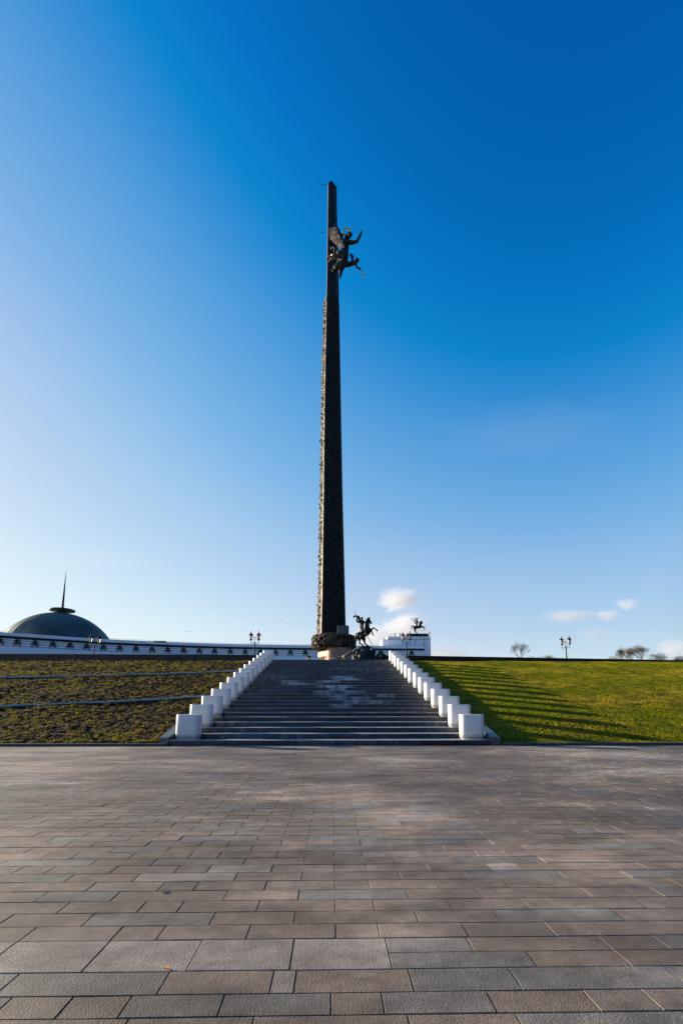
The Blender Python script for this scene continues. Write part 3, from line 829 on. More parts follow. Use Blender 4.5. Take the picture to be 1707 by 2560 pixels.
    tag(c2, 'sunlit bronze cherub blowing a gold trumpet on the left edge of the obelisk', 'statue', 'cherubs beside the winged figure')
winged_group()

# ------------------------------------------------------------------ rider spearing the dragon
GD = 95.0
def G(zx, zy, d=0): return at(860+zx/15.68, 1520+zy/15.68, GD+d)
KG = 96/1150/15.68
def CG(l): return [(G(a, b, d), r*KG*1.12) for a, b, d, r in l]
def rider_statue():
    root = empty('equestrian_statue', G(780, 1500))
    h = MB()
    h.chain(CG([(590, 1080, .2, 118), (700, 1030, .15, 135), (820, 1000, 0, 128), (920, 940, -.1, 118), (960, 870, -.15, 105)]))
    h.chain(CG([(920, 880, -.1, 110), (905, 760, -.2, 92), (905, 640, -.25, 84), (915, 530, -.3, 72), (950, 450, -.35, 58)]))
    h.chain(CG([(945, 450, -.35, 62), (1000, 530, -.4, 50), (1050, 590, -.45, 34), (1068, 625, -.45, 26)]))
    h.ball(G(985, 490, -.4), (60*KG, .2, 56*KG))
    h.chain(CG([(958, 400, -.25, 20), (966, 352, -.25, 8)]), 1); h.chain(CG([(1000, 410, -.45, 20), (1014, 356, -.45, 8)]), 1)
    h.chain(CG([(540, 1120, .35, 95), (600, 1230, .45, 52), (606, 1330, .4, 30), (600, 1395, .35, 27), (680, 1420, .3, 22), (720, 1460, .3, 24), (745, 1490, .3, 28)]))
    h.chain(CG([(700, 1120, -.2, 110), (780, 1220, -.3, 66), (795, 1330, -.35, 36), (800, 1385, -.35, 30), (870, 1440, -.35, 24), (920, 1475, -.35, 27), (945, 1495, -.35, 30)]))
    h.chain(CG([(990, 900, .1, 74), (1060, 880, .2, 44), (1100, 820, .25, 30), (1145, 785, .25, 26), (1215, 825, .25, 22), (1265, 850, .25, 22), (1290, 890, .25, 30), (1315, 895, .25, 24)]))
    h.chain(CG([(990, 870, -.4, 66), (1015, 830, -.5, 38), (1060, 900, -.5, 28), (1100, 960, -.5, 23), (1108, 1010, -.5, 25), (1128, 1048, -.5, 27)]))
    h.chain(CG([(520, 1020, .2, 50), (470, 1040, .2, 40), (468, 1140, .2, 44), (485, 1230, .2, 38), (495, 1310, .2, 16)]))
    h.sculpt('horse', M['statue'], root, .055, .02, 3)
    r = MB()
    r.chain(CG([(720, 900, -.2, 84), (690, 760, -.2, 78), (685, 640, -.2, 82), (690, 560, -.2, 88), (697, 480, -.2, 36)]))
    r.ball(G(698, 405, -.2), (50*KG, .28, 58*KG)); r.ball(G(722, 415, -.22), (14*KG, .08, 10*KG))
    r.chain(CG([(640, 540, -.35, 44), (560, 555, -.5, 40), (500, 510, -.6, 33), (498, 430, -.65, 27), (505, 350, -.65, 24)]))
    r.chain(CG([(745, 530, -.1, 44), (800, 570, -.2, 33), (860, 600, -.45, 26), (885, 590, -.5, 24)]))
    r.chain(CG([(730, 900, -.6, 66), (830, 900, -.85, 50), (880, 940, -.9, 38), (840, 1000, -.9, 32), (800, 1060, -.9, 28), (830, 1090, -.9, 24), (870, 1080, -.9, 18)]))
    r.chain(CG([(700, 920, .5, 60), (690, 1000, .7, 40), (675, 1080, .7, 30), (700, 1110, .7, 22)]))
    r.ball(G(505, 342, -.65), .14)
    r.sculpt('rider', M['statue'], root, .055, .015, 3)
    c = MB(); c.chain(CG([(380, 370, .1, 24), (375, 330, .1, 26), (430, 325, .1, 30), (500, 335, .1, 40), (560, 360, .05, 52), (590, 420, 0, 50), (610, 500, 0, 46), (640, 600, .2, 50)])); c.sculpt('cape', M['statue'], root, .06, .05, 3)
    l = MB(); l.tube([G(395, 100, -.8), G(505, 345, -.72), G(900, 1090, -1.2), G(1130, 1492, -1.3)], [.04, .07, .085, .06], 6); l.build('lance', M['bronze_lit'], root)
    tag(root, 'bronze rider on a rearing horse thrusting a long lance down beside the obelisk', 'statue')
    # severed dragon lying beneath
    d = empty('dragon_sculpture', G(850, 2000))
    b = MB(); b.chain(CG([(640, 1640, 0, 110), (800, 1610, 0, 115), (1000, 1640, 0, 120), (1110, 1700, .2, 130)])); b.ball(G(860, 1850, 0), (370*KG, 1.9, 300*KG)); b.ball(G(620, 1840, .2), (150*KG, 1, 240*KG))
    b.ball(G(850, 2100, 0), (450*KG, 2.2, 300*KG))
    b.sculpt('rock_mound', M['bronze'], d, .12, .16, 1.3)
    s = MB()
    for i in range(5):
        s.ball(G(400 + random.uniform(-12, 12), 1680+75*i, -.3), (70*KG, .5, 46*KG))
    s.ball(G(470, 1640, -.1), (60*KG, .4, 50*KG))
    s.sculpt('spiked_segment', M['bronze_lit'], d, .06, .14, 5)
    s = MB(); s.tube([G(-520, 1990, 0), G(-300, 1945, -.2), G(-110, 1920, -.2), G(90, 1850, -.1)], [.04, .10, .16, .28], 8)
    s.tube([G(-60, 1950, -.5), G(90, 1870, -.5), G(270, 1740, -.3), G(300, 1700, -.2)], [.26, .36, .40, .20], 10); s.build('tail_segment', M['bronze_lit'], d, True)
    for (zx, zy, dd, a_, b_) in ((210, 1940, -.7, 75, 70), (40, 1990, -.7, 70, 60), (615, 1920, -1.9, 50, 75), (1090, 1640, -1.3, 70, 45)):
        s = MB(); s.ball(G(zx, zy, dd), (a_*KG, .45, b_*KG)); s.sculpt('claw', M['bronze_lit'], d, .06, .12, 4)
    s = MB(); s.ball(G(1440, 1860, .1), (150*KG, .9, 170*KG)); s.ball(G(1430, 1740, .2), (60*KG, .4, 70*KG)); s.ball(G(1620, 1950, .3), (130*KG, .8, 110*KG)); s.ball(G(1300, 1960, 0), (80*KG, .5, 130*KG)); s.ball(G(1450, 2150, .1), (330*KG, 1.0, 200*KG)); s.sculpt('dragon_head', M['bronze'], d, .08, .10, 2)
    a = R(-28)
    for (zx, zy, w, hh) in ((1430, 1890, 58, 105), (1290, 1940, 34, 85)):
        c_ = G(zx, zy, -.62); m2 = MB(); m2.ball((0, 0, 0), (w*KG, .22, hh*KG), 3)
        rt = Matrix.Rotation(-a, 3, 'Y'); s = MB(); s.add([rt @ Vector(v) + c_ for v in m2.v], m2.f); s.build('scale_plate', M['bronze_lit'], d, True)
    tag(d, 'dark heap of slain bronze dragon segments under the rearing horse', 'sculpture')
rider_statue()

# ------------------------------------------------------------------ museum
ZC = 31.6
def topline(px):
    tab = [(-260,-204.5),(-120,-194),(0,-184),(135,-174.6),(269,-165.7),(420,-159),(570,-154),(760,-151),(920,-149.8),(1068,-149.3)]
    for (a, b), (c, d) in zip(tab[:-1], tab[1:]):
        if px <= c: return 1765 + b + (d-b)*(px-a)/(c-a)
    return 1765-149.3
pl = [at_z(px, topline(px), ZC) for px in np.arange(-240, 1069, 26)]
for _ in range(4):
    q = [pl[0]] + [(pl[i-1]+pl[i]*2+pl[i+1])/4 for i in range(1, len(pl)-1)] + [pl[-1]]; pl = q
cum = [0]
for a, b in zip(pl[:-1], pl[1:]): cum.append(cum[-1] + (b-a).length)
LT = cum[-1]
def along(s):
    s = min(max(s, 0), LT-1e-4)
    for i in range(len(cum)-1):
        if cum[i+1] >= s:
            t = (s-cum[i])/(cum[i+1]-cum[i]); d = (pl[i+1]-pl[i]).normalized(); return pl[i].lerp(pl[i+1], t), d
def s_at_px(px):
    best = min(np.arange(0, LT, .25), key=lambda s: abs(proj(along(s)[0])[0]-px)); return float(best)
def proj(p):
    x, y, z = p.x, p.y, p.z-EYE
    xr, yr = x*cyw - y*syw, x*syw + y*cyw
    zc = yr*ct + z*st; up = -yr*st + z*ct
    return PPX + FPX*xr/zc, PPY - FPX*up/zc
def band(name, z0, z1, o0, o1, mt, parent, s0=0, s1=None, seg=90):
    """a run of wall following the curved front, from offset o0 (towards us) back to o1"""
    m = MB(); s1 = LT if s1 is None else s1; rg = []
    for i in range(seg+1):
        p, d = along(s0+(s1-s0)*i/seg); n = Vector((d.y, -d.x, 0)).normalized()
        rg.append([(p.x+n.x*o0, p.y+n.y*o0, z0), (p.x+n.x*o0, p.y+n.y*o0, z1), (p.x-n.x*o1, p.y-n.y*o1, z1), (p.x-n.x*o1, p.y-n.y*o1, z0)])
    m.rings(rg); return m.build(name, mt, parent)
def museum():
    c0 = along(LT*.45)[0]; root = empty('museum', (c0.x, c0.y+6, 9.6))
    band('parapet', ZC-1.35, ZC, 1.0, 12, M['white_wall'], root)
    band('dark_frieze', ZC-2.36, ZC-1.352, .35, 11.5, M['dark_band'], root)
    w = band('wall', 9.0, ZC-2.362, 0, 11, M['white_wall'], root)
    for dz in (3.0, 4.15, 5.35): band('string_course', ZC-dz-.16, ZC-dz, .10, -.003, M['emblem'], w)
    rl = MB()
    for i in range(120):
        p, d = along(LT*i/120); q, _ = along(LT*(i+1)/120); n = Vector((d.y, -d.x, 0)).normalized()
        rl.tube([p+n*.8+Vector((0, 0, .42)), q+n*.8+Vector((0, 0, .42))], .05, 5); rl.tube([p+n*.8+Vector((0, 0, 0)), p+n*.8+Vector((0, 0, .42))], .04, 5)
    rl.build('roof_railing', M['emblem'], root)
    # wreath emblems with hanging ribbons, one per bay
    em = MB(); em.torus((0, 0, -.75), .50, .26, 'Y', 14, 6, 1.15); em.ball((0, 0, -.75), (.5, .16, .5), 2); em.ball((0, 0, -.05), (.22, .16, .34), 2)
    em.prism([(-.75, -.15), (.75, -.15), (.75, .1), (-.75, .1)], -.95, -.55)
    em.add([(-.62, -.14, -1.0), (.62, -.14, -1.0), (.34, -.12, -2.15), (0, -.12, -2.45), (-.34, -.12, -2.15), (-.62, .12, -1.0), (.62, .12, -1.0), (.34, .12, -2.15), (0, .12, -2.45), (-.34, .12, -2.15)],
           [(0,1,2,3,4), (9,8,7,6,5)] + [(i, (i+1) % 5, 5+(i+1) % 5, 5+i) for i in range(5)])
    em_me = em.mesh('wreath_emblem'); em_me.materials.append(M['emblem'])
    tb = MB()
    tb.prism([(-.17, -.2), (.17, -.2), (.17, .12), (-.17, .12)], -2.9, -1.0)
    tb_me = tb.mesh('torch_bar'); tb_me.materials.append(M['dark_band'])
    pxs = [-130, -86, -42, 2,45.5,89.5,133.5,176.7,217.8,259.3,300.4,340.7,380.7,420.4,459.3,498.2,537,575.3,613.4,651,688.3,726.6,763.5,801,839,877,914.5,952,990,1027.7]
    pa = MB()
    for px in pxs:
        s = s_at_px(px) if px > -100 else max(1, s_at_px(2) - (2-px)/44*7.2); p, d = along(s); n = Vector((d.y, -d.x, 0)).normalized()
        for nm, me_, dx in (('wreath_emblem', em_me, 0), ('torch_bar', tb_me, -.98), ('torch_bar', tb_me, .98)):
            o = bpy.data.objects.new(nm, me_); col.objects.link(o)
            o.parent = root; o.matrix_parent_inverse = Matrix.Translation(root.location).inverted()
            o.location = (p.x+n.x*.25+d.x*dx, p.y+n.y*.25+d.y*dx, ZC-2.5); o.rotation_euler.z = math.atan2(d.y, d.x)
    # pavilion block at the right end with plinth for the herald
    e, d = along(LT); Dp = e.y + 4
    def blk(name, x0, x1, ytop, dfront, depth, mt, zb_=9.0):
        a, b = at(x0, ytop, Dp+dfront), at(x1, ytop, Dp+dfront); m = MB(); m.box(a.x, b.x, Dp+dfront, Dp+dfront+depth, zb_, a.z); return m.build(name, mt, root)
    pv = blk('pavilion', 968.5, 1075.6, 1591.5, 0, 16, M['white_wall'])
    blk('pavilion_annex', 955.8, 968.3, 1597.8, .5, 13, M['white_wall'])
    b0, b1 = at(968.3, 1598.5, Dp-.15), at(1074.8, 1597.6, Dp-.15); m = MB(); m.box(b0.x, b1.x, Dp-.18, Dp-.003, b0.z, b0.z+.16); m.build('moulding', M['emblem'], pv)
    zt = at(1000, 1591.5, Dp).z
    a, b = at(1016.5, 1591, Dp+.6), at(1070.8, 1584.3, Dp+.6); m = MB(); m.box(a.x, b.x, Dp+.6, Dp+9, zt+.003, b.z); m.build('dark_plinth', M['dark_band'], root)
    for (px, y1, y0, w) in ((986.6, 1582.8, 1591.6, .22), (1000, 1583.2, 1591.6, .22), (978, 1584.8, 1591.6, .12), (1073.2, 1579.5, 1589, .2)):
        m = MB(); t_ = at(px, y1, Dp+1); m.lathe([(w, zt), (w, t_.z-.4), (w*1.5, t_.z-.35), (w*1.2, t_.z)], t_.x, t_.y, 10); m.build('roof_vent', M['dark_band'], root)
    for (px, y1, y0) in ((1038, 1598, 1613), (1060, 1595, 1613)):
        m = MB(); t_ = at(px, y1, Dp-1.6); m.lathe([(.28, ZC), (.22, t_.z-1), (.4, t_.z-.8), (.1, t_.z)], t_.x, t_.y, 10); m.build('roof_mast', M['steel'], root)
    a = at(958, 1611.5, Dp-.4); b = at(1066, 1611.5, Dp-.4)
    # low roof boxes on the wing
    for (px0, px1, yt) in ((383, 412, 1604.2), (88, 90, 1582)):
        a, b = at(px0, yt, 214), at(px1, yt, 214); m = MB(); m.box(a.x, b.x, 214, 217, ZC-.5, a.z); m.build('roof_box', M['dark_band'], root)
    # dome
    DD = 236.0; cen = at(147.5, 1603, DD); Rb = abs(at(270.5, 1600, DD).x - at(25.5, 1600, DD).x)/2*.985
    zt_ = at(150, 1534.3, DD).z; zb2 = at(147, 1604, DD).z; hgt = zt_-zb2
    Rs = (Rb*Rb + hgt*hgt)/(2*hgt); prof = []
    for i in range(29):
        a = math.asin(min(1, Rb/Rs))*(1-i/28.0); prof.append((max(.02, Rs*math.sin(a)), zb2 + hgt - Rs + Rs*math.cos(a)))
    prof = [(Rb, 20)] + prof
    m = MB(); m.lathe(prof, cen.x, DD, 72); dm = m.build('dome', M['copper'], root, True)
    m = MB()
    for k in range(36):
        a = 2*math.pi*k/36; m.tube([(cen.x+r_*math.cos(a), DD+r_*math.sin(a), z+.04) for r_, z in prof[1::3] if r_ > .6], .10, 4)
    m.build('dome_seams', M['copper'], dm)
    zr = at(152, 1526.5, DD).z; rr = (at(181, 1526, DD).x - at(122, 1526, DD).x)/2*.97; cxr = cen.x + .25
    m = MB(); m.lathe([(.9, zt_-.2), (rr*.42, zt_-.05), (rr*.42, zr-.6), (rr*.9, zr-.45), (rr, zr+.1), (rr*.93, zr+.55), (rr*.45, zr+.75), (rr*.36, zr+1.25), (.9, zr+1.4)], cxr, DD, 40)
    rg_ = m.build('dome_ring', M['emblem'], root)
    t2 = MB(); t2.torus((cxr, DD, zr), rr*.93, .55, 'Z', 40, 8); t2.build('ring_wreath', M['emblem'], rg_)
    ztip = at(160.8, 1424, DD).z; m = MB(); m.lathe([(.62, zr+1.3), (.50, zr+8), (.03, ztip)], cxr, DD, 3); m.build('spire', M['iron'], root)
    tag(root, 'long curved white museum with dark frieze and wreath emblems, green copper dome and spire', 'museum')
    return Dp, b
Dp, _ = museum()

def herald():
    def H(zx, zy, d=0): return at(980+zx/13.07, 1530+zy/13.07, Dp+3+d)
    k = (Dp+6)/1150/13.07
    def CH(l): return [(H(a, b, d), r*k) for a, b, d, r in l]
    root = empty('herald_statue', H(820, 705))
    h = MB()
    h.chain(CH([(740, 510, 0, 52), (800, 505, 0, 50), (870, 500, 0, 50), (930, 480, 0, 52)])); h.chain(CH([(920, 480, 0, 52), (915, 420, 0, 46), (935, 350, 0, 40), (955, 310, 0, 28), (970, 350, 0, 26), (980, 385, 0, 15)]))
    h.chain(CH([(975, 320, .2, 14), (985, 292, .2, 8)]), 1)
    h.chain(CH([(750, 540, 0, 48), (760, 590, 0, 28), (735, 625, 0, 16), (780, 655, 0, 13), (815, 700, 0, 15)])); h.chain(CH([(730, 530, .6, 40), (735, 600, .6, 20), (728, 630, .6, 14), (775, 665, .6, 12), (808, 700, .6, 14)]))
    h.chain(CH([(950, 490, 0, 28), (1000, 480, 0, 18), (1040, 500, 0, 13), (1080, 540, 0, 15)])); h.chain(CH([(950, 495, .5, 26), (1000, 490, .5, 16), (1030, 530, .5, 12), (1038, 580, .5, 14)]))
    h.chain(CH([(705, 480, 0, 20), (660, 455, 0, 17), (640, 500, 0, 17), (633, 570, 0, 13)]))
    h.sculpt('horse', M['statue'], root, .13, .03, 2)
    r = MB(); r.chain(CH([(800, 440, 0, 36), (800, 370, 0, 34), (800, 300, 0, 36), (800, 250, 0, 16)])); r.ball(H(805, 232, 0), (22*k, .4, 25*k))
    r.chain(CH([(775, 295, -.3, 16), (720, 280, -.4, 13), (672, 240, -.4, 11)])); r.chain(CH([(830, 300, 0, 17), (865, 350, 0, 12), (890, 375, 0, 11)]))
    r.chain(CH([(800, 420, -.6, 26), (830, 470, -.8, 18), (820, 540, -.8, 13)]))
    r.sculpt('rider', M['statue'], root, .12)
    c = MB(); c.chain(CH([(745, 290, .3, 12), (727, 320, .3, 14), (740, 360, .3, 15), (780, 390, .3, 16)])); c.sculpt('cape', M['statue'], root, .12)
    w = MB(); w.chain(CH([(790, 240, .3, 15), (760, 205, .3, 18), (755, 192, .3, 9)])); w.chain(CH([(815, 245, .3, 14), (828, 220, .3, 19), (848, 208, .3, 10)])); w.sculpt('wings', M['statue'], root, .12)
    t = MB(); t.tube([H(605, 224, -.4), H(650, 228, -.4), H(770, 230, -.4)], [.22, .10, .07], 8); t.build('trumpet', M['statue'], root)
    tag(root, 'bronze herald with trumpet on a leaping horse on the museum roof', 'statue')
herald()

# ------------------------------------------------------------------ street lamps
def make_lamp():
    root = empty('street_lamp', (0, 0, 0)); H_ = 3.85        # total height
    p = MB(); p.lathe([(.17, 0), (.17, .1), (.13, .16), (.11, .5), (.07, .6), (.055, H_-1.35), (.075, H_-1.32), (.085, H_-1.26), (.06, H_-1.2), (.02, H_-1.14)], 0, 0, 14); p.build('pole', M['iron'], root)
    a = MB(); z = H_-1.22; s = .38
    a.tube([(-s-.05, 0, z), (s+.05, 0, z)], .014, 6)
    for sg in (-1, 1):
        a.tube([(sg*s, 0, z-.25), (sg*s, 0, z+.22)], [.012, .022], 6); a.ball((sg*s, 0, z-.02), .035, 1); a.ball((sg*s, 0, z-.2), .022, 1)
        a.tube([(sg*.18, 0, z+.16), (sg*.18, 0, z-.15), (sg*s, 0, z-.15)], .013, 5)
    a.tube([(-.19, 0, z+.16), (.19, 0, z+.16)], .014, 5); a.tube([(0, 0, z), (0, 0, z+.34)], .012, 5)
    a.build('bracket', M['iron'], root)
    t = MB(); t.torus((0, 0, z+.48), .13, .024, 'Y', 20, 6); t.build('ring_ornament', M['iron'], root)
    for sg in (-1, 1):
        L = MB(); x = sg*s; zb = z+.24
        L.lathe([(.03, zb-.02), (.10, zb), (.11, zb+.05), (.135, zb+.08), (.125, zb+.12)], x, 0, 8)
        L.lathe([(.21, zb+.52), (.225, zb+.56), (.16, zb+.66), (.07, zb+.72), (.035, zb+.78), (.05, zb+.81), (.012, zb+.98)], x, 0, 8)
        for q in range(6):
            an = math.pi/3*q+.3; L.tube([(x+.125*math.cos(an), .125*math.sin(an), zb+.11), (x+.185*math.cos(an), .185*math.sin(an), zb+.53)], .009, 4)
        lo = L.build('lantern', M['iron'], root)
        gl = MB(); gl.lathe([(.112, zb+.121), (.170, zb+.52)], x, 0, 12); gl.build('glass', M['glass'], lo)
    return root
L0 = make_lamp(); first = True
for (px, ytop, D, rz, lb) in ((637.5, 1577.0, 45, 0, 'double-headed black street lamp just left of the head of the stairs'),
                          (238.5, 1585.0, 47, 40, 'double-headed black street lamp before the green dome of the museum'),
                          (1015.5, 1578.0, 46, -25, 'double-headed black street lamp just right of the head of the stairs'),
                          (1412.2, 1589.5, 48, -42, 'double-headed black street lamp standing alone above the green lawn'),
                          (772, 1636.5, 72, 70, 'small distant lamp lantern peeping over the stairs left of the obelisk')):
    o = L0 if first else dup(L0); first = False
    p = at(px, ytop, D); o.location = (p.x, p.y, 0); o.rotation_euler.z = R(rz)
    o.location.z = p.z - 3.85
    tag(o, lb, 'street lamp', 'black double-headed street lamps')
    zg = upper_z(D)
    if abs(p.z-3.85 - zg) > .05:
        # footing so that the pole stands on the ground
        s_ = MB(); s_.lathe([(.2, min(zg, p.z-3.85)-.05), (.2, p.z-3.85+.002)], p.x, p.y, 12)
        if p.z-3.85 > zg: s_.build('footing', M['landing'], o)
        

# ------------------------------------------------------------------ bare trees beyond the right parapet
def tree(px, ytop, D, width_px, label, seed, upright=.6, depth=6):
    rnd = random.Random(seed); base = at(px, 1640, D); zg = upper_z(D)-.1; top = at(px, ytop, D).z; Ht = top-zg
    root = empty('bare_tree', (base.x, D, zg)); wm = width_px/1150*D
    tk = MB(); tw = MB(); B0 = Vector((base.x, D, zg))
    th = Ht*.16; tr_ = Ht*.020
    tk.tube([B0, B0+Vector((rnd.uniform(-.1, .1), 0, th*.5)), B0+Vector((rnd.uniform(-.2, .2), 0, th))], [tr_*1.4, tr_*1.05, tr_*.8], 7)
    def grow(p, d, L, r, k):
        q = p + d*L; mid = (p+q)/2 + Vector([rnd.uniform(-.06, .06)*L for _ in range(3)])
        (tk if k < 1 else tw).tube([p, mid, q], [r, r*.85, r*.68], 5 if k < 2 else 3)
        if k >= depth: return
        for _ in range(3 if k < 4 else 2 + (rnd.random() < .5)):
            nd = (d + Vector((rnd.gauss(0, .44), rnd.gauss(0, .44), rnd.gauss(0, .2)+.26*upright))).normalized()
            grow(q, nd, L*rnd.uniform(.62, .86), r*.62, k+1)
    for i in range(5):
        a = rnd.random()*6.28 + i*1.256; sp = wm/Ht*.95
        d = Vector((math.cos(a)*sp, math.sin(a)*sp, 1.0)).normalized()
        grow(B0+Vector((0, 0, th*rnd.uniform(.55, 1))), d, Ht*.20, tr_*.55, 0)
    # scale to the height wanted
    mx = max(v[2] for v in tw.v) - zg; f = Ht/mx
    tk.v = [(base.x+(v[0]-base.x)*f, D+(v[1]-D)*f, zg+(v[2]-zg)*f) for v in tk.v]; tw.v = [(base.x+(v[0]-base.x)*f, D+(v[1]-D)*f, zg+(v[2]-zg)*f) for v in tw.v]
    tk.build('trunk', M['bark'], root); tw.build('crown', M['twigs'], root)
    tag(root, label, 'tree', 'leafless trees beyond the right parapet')
tree(1301, 1602.5, 85, 48, 'broad rounded leafless tree nearest the staircase, left of the lone lamp', 3, .9)
tree(1553, 1614, 100, 24, 'thin pale leafless tree, leftmost of the cluster near the right edge', 5)
tree(1575, 1615, 105, 22, 'narrow russet leafless tree in the middle of the right-hand cluster', 8)
tree(1601, 1609, 98, 34, 'tallest and widest leafless tree of the right-hand cluster', 12)
tree(1640, 1628.5, 115, 20, 'small dense leafless tree just right of the right-hand cluster', 15, .8)
tree(1701, 1634, 120, 14, 'tiny leafless tree at the far right edge', 21, .8)
tree(1536, 1637, 125, 12, 'faint little leafless tree at the left foot of the right-hand cluster', 25, .3)
tree(1341, 1637.5, 140, 14, 'low distant leafless tree between the rounded tree and the lone lamp', 31, .3)
tree(1369, 1636, 150, 12, 'tiny distant leafless tree just left of the lone lamp', 33, .8)

# ------------------------------------------------------------------ birds
def bird(px, py, D, span, flap, rz, label):
    p = at(px, py, D); root = empty('bird', p, rz); m = MB()
    m.chain([(Vector((0, -.10, 0))*span, .035*span), (Vector((0, .06, .005))*span, .055*span), (Vector((0, .16, .02))*span, .03*span)], 1)
    b = m.sculpt('body', M['bird'], None, .012*span)
    b.parent = root; 
    w = MB()
    for sg in (-1, 1):
        pr = [(0, .03, .01), (sg*.22, .06, flap*.22), (sg*.5, -.02, flap*.22-.10*flap), (sg*.24, -.07, flap*.2), (0, -.06, .0)]
        up = [(x*span, y*span, z*span+.012*span) for x, y, z in pr]; dn = [(x*span, y*span, z*span) for x, y, z in pr]
        w.add(up+dn, [(0,1,2,3,4), (9,8,7,6,5)] + [(i, (i+1) % 5, 5+(i+1) % 5, 5+i) for i in range(5)])
    wo_ = w.build('wings', M['bird'], None); wo_.parent = root
    tag(root, label, 'bird', 'birds gliding over the museum')
bird(472, 1579.3, 80, .85, .35, .3, 'dark bird with level outstretched wings over the museum, lowest and leftmost')
bird(597.5, 1575, 110, .5, .2, 1.2, 'tiny bird above the museum beside the left lamp')
bird(700, 1550, 75, .55, -.9, .6, 'bird with drooping curved wings left of the obelisk')

# ------------------------------------------------------------------ small clouds low in the sky
def cloud_mat(dens, colr, sc):
    m = bpy.data.materials.new('cloud_vapour'); m.use_nodes = True; nt = m.node_tree; nt.nodes.clear()
    out = nt.nodes.new('ShaderNodeOutputMaterial'); pv = nt.nodes.new('ShaderNodeVolumePrincipled')
    pv.inputs['Color'].default_value = (*colr, 1); pv.inputs['Anisotropy'].default_value = 0
    tc = nt.nodes.new('ShaderNodeTexCoord')
    ln = N(nt, 'ShaderNodeVectorMath', operation='LENGTH'); nt.links.new(tc.outputs['Object'], ln.inputs[0])
    fo = N(nt, 'ShaderNodeMapRange'); fo.inputs['From Min'].default_value = 1; fo.inputs['From Max'].default_value = .0; nt.links.new(ln.outputs['Value'], fo.inputs['Value'])
    oi = nt.nodes.new('ShaderNodeObjectInfo'); ad = N(nt, 'ShaderNodeVectorMath', operation='ADD'); nt.links.new(tc.outputs['Object'], ad.inputs[0]); nt.links.new(oi.outputs['Location'], ad.inputs[1])
    f0 = N(nt, 'ShaderNodeTexNoise', Scale=sc, Detail=8, Roughness=.68, Distortion=.9); nt.links.new(ad.outputs[0], f0.inputs['Vector']); f1 = N(nt, 'ShaderNodeMath', operation='MULTIPLY'); nt.links.new(f0.outputs['Fac'], f1.inputs[0]); f1.inputs[1].default_value = 1.7; f = f1.outputs[0]
    sm = N(nt, 'ShaderNodeMath', operation='ADD'); nt.links.new(fo.outputs[0], sm.inputs[0]); nt.links.new(f, sm.inputs[1])
    mr = N(nt, 'ShaderNodeMapRange'); mr.inputs['From Min'].default_value = 1.08; mr.inputs['From Max'].default_value = 1.75; mr.inputs['To Max'].default_value = dens
    nt.links.new(sm.outputs[0], mr.inputs['Value']); nt.links.new(mr.outputs[0], pv.inputs['Density'])
    nt.links.new(pv.outputs[0], out.inputs['Volume']); return m
CM = {}
def cloud(px, py, wpx, hpx, dens, label, colr=(.96, .95, .96), D=3200):
    p = at(px, py, D); w = wpx/2/1150*D*1.25; h = hpx/2/1150*D*1.25
    key = (dens, colr); CM[key] = CM.get(key) or cloud_mat(dens, colr, 1.9)
    m = MB(); m.ball((0, 0, 0), 1, 3); o = m.build('cloud', CM[key]); o.location = p; o.scale = (w, (w+h)*.5, h)
    tag(o, label, 'cloud', 'small clouds low in the right of the sky')
cloud(1000, 1499, 124, 70, .011, 'bright white puffy cloud standing alone right of the obelisk')
cloud(1015, 1575, 130, 96, .009, 'pale cloud behind the mounted herald statue')
cloud(935, 1595, 140, 84, .006, 'soft grey-pink cloud directly behind the lance rider')
cloud(1518, 1539, 66, 36, .010, 'small white puff at the right end of the thin cloud streak')
cloud(1424, 1541, 170, 34, .0045, 'long thin pinkish cloud streak above the lone lamp', (.93, .88, .90))
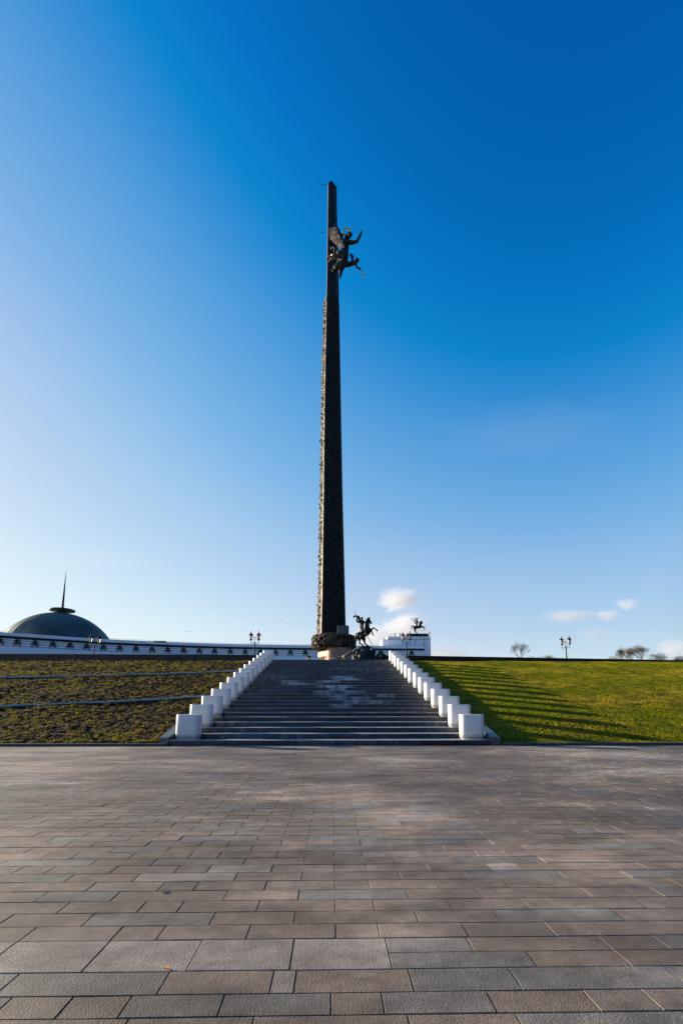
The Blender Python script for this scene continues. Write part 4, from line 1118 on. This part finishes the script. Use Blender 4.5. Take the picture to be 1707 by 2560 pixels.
cloud(1568, 1511, 70, 34, .008, 'small pink-white puff highest in the right of the sky')
cloud(1492, 1584, 100, 44, .003, 'faint grey wisp low over the leafless trees', (.75, .76, .82))
cloud(1694, 1622, 110, 60, .005, 'broad pale pink cloud low at the right edge', (.92, .90, .93))
cloud(1120, 1632, 150, 40, .006, 'low grey-mauve cloud just right of the museum', (.80, .78, .85))

cloud(1330, 1080, 620, 60, .00016, 'very faint long cirrus wisp in the middle right of the sky', (.95, .96, 1), 5200)
cloud(240, 1395, 420, 40, .00022, 'very faint thin cirrus streak above the museum on the left', (.97, .97, 1), 5200)
# ------------------------------------------------------------------ litter on the paving
def leaf(px, py, size, rz, m, label):
    v = ray(px, py); v = v*(-(EYE-.014)/v.z); x, y = v.x, v.y
    out = [(0,-.5),(.16,-.30),(.36,-.28),(.27,-.08),(.46,.10),(.20,.16),(.12,.40),(0,.52),(-.12,.40),(-.20,.16),(-.46,.10),(-.27,-.08),(-.36,-.28),(-.16,-.30)]
    c, s_ = math.cos(rz), math.sin(rz); mb = MB(); n = len(out)
    P = [((a*c-b*s_)*size+x, (a*s_+b*c)*size+y) for a, b in out]
    mb.add([(p[0], p[1], .012+.010*abs(o[0])+.002) for p, o in zip(P, out)] + [(p[0], p[1], .012+.010*abs(o[0])) for p, o in zip(P, out)],
           [tuple(range(n)), tuple(range(n, 2*n))[::-1]] + [(i, (i+1) % n, n+(i+1) % n, n+i) for i in range(n)])
    tag(mb.build('fallen_leaf', m), label, 'leaf', 'dry leaves lying on the paving')
M['leaf'] = simple('orange_leaf', (.45, .16, .02), (.62, .28, .05), 40, .6)
M['leaf2'] = simple('brown_leaf', (.05, .03, .02), (.09, .055, .035), 40, .7)
leaf(417, 2421, .035, .6, M['leaf'], 'small orange dry leaf in the joint below the big pale slabs')
leaf(408, 2228, .055, 1.3, M['leaf2'], 'dark brown shrivelled leaf lying on the paving at left')
leaf(940, 2274, .020, 2.2, M['leaf'], 'tiny tan leaf scrap on a small square slab near the centre')
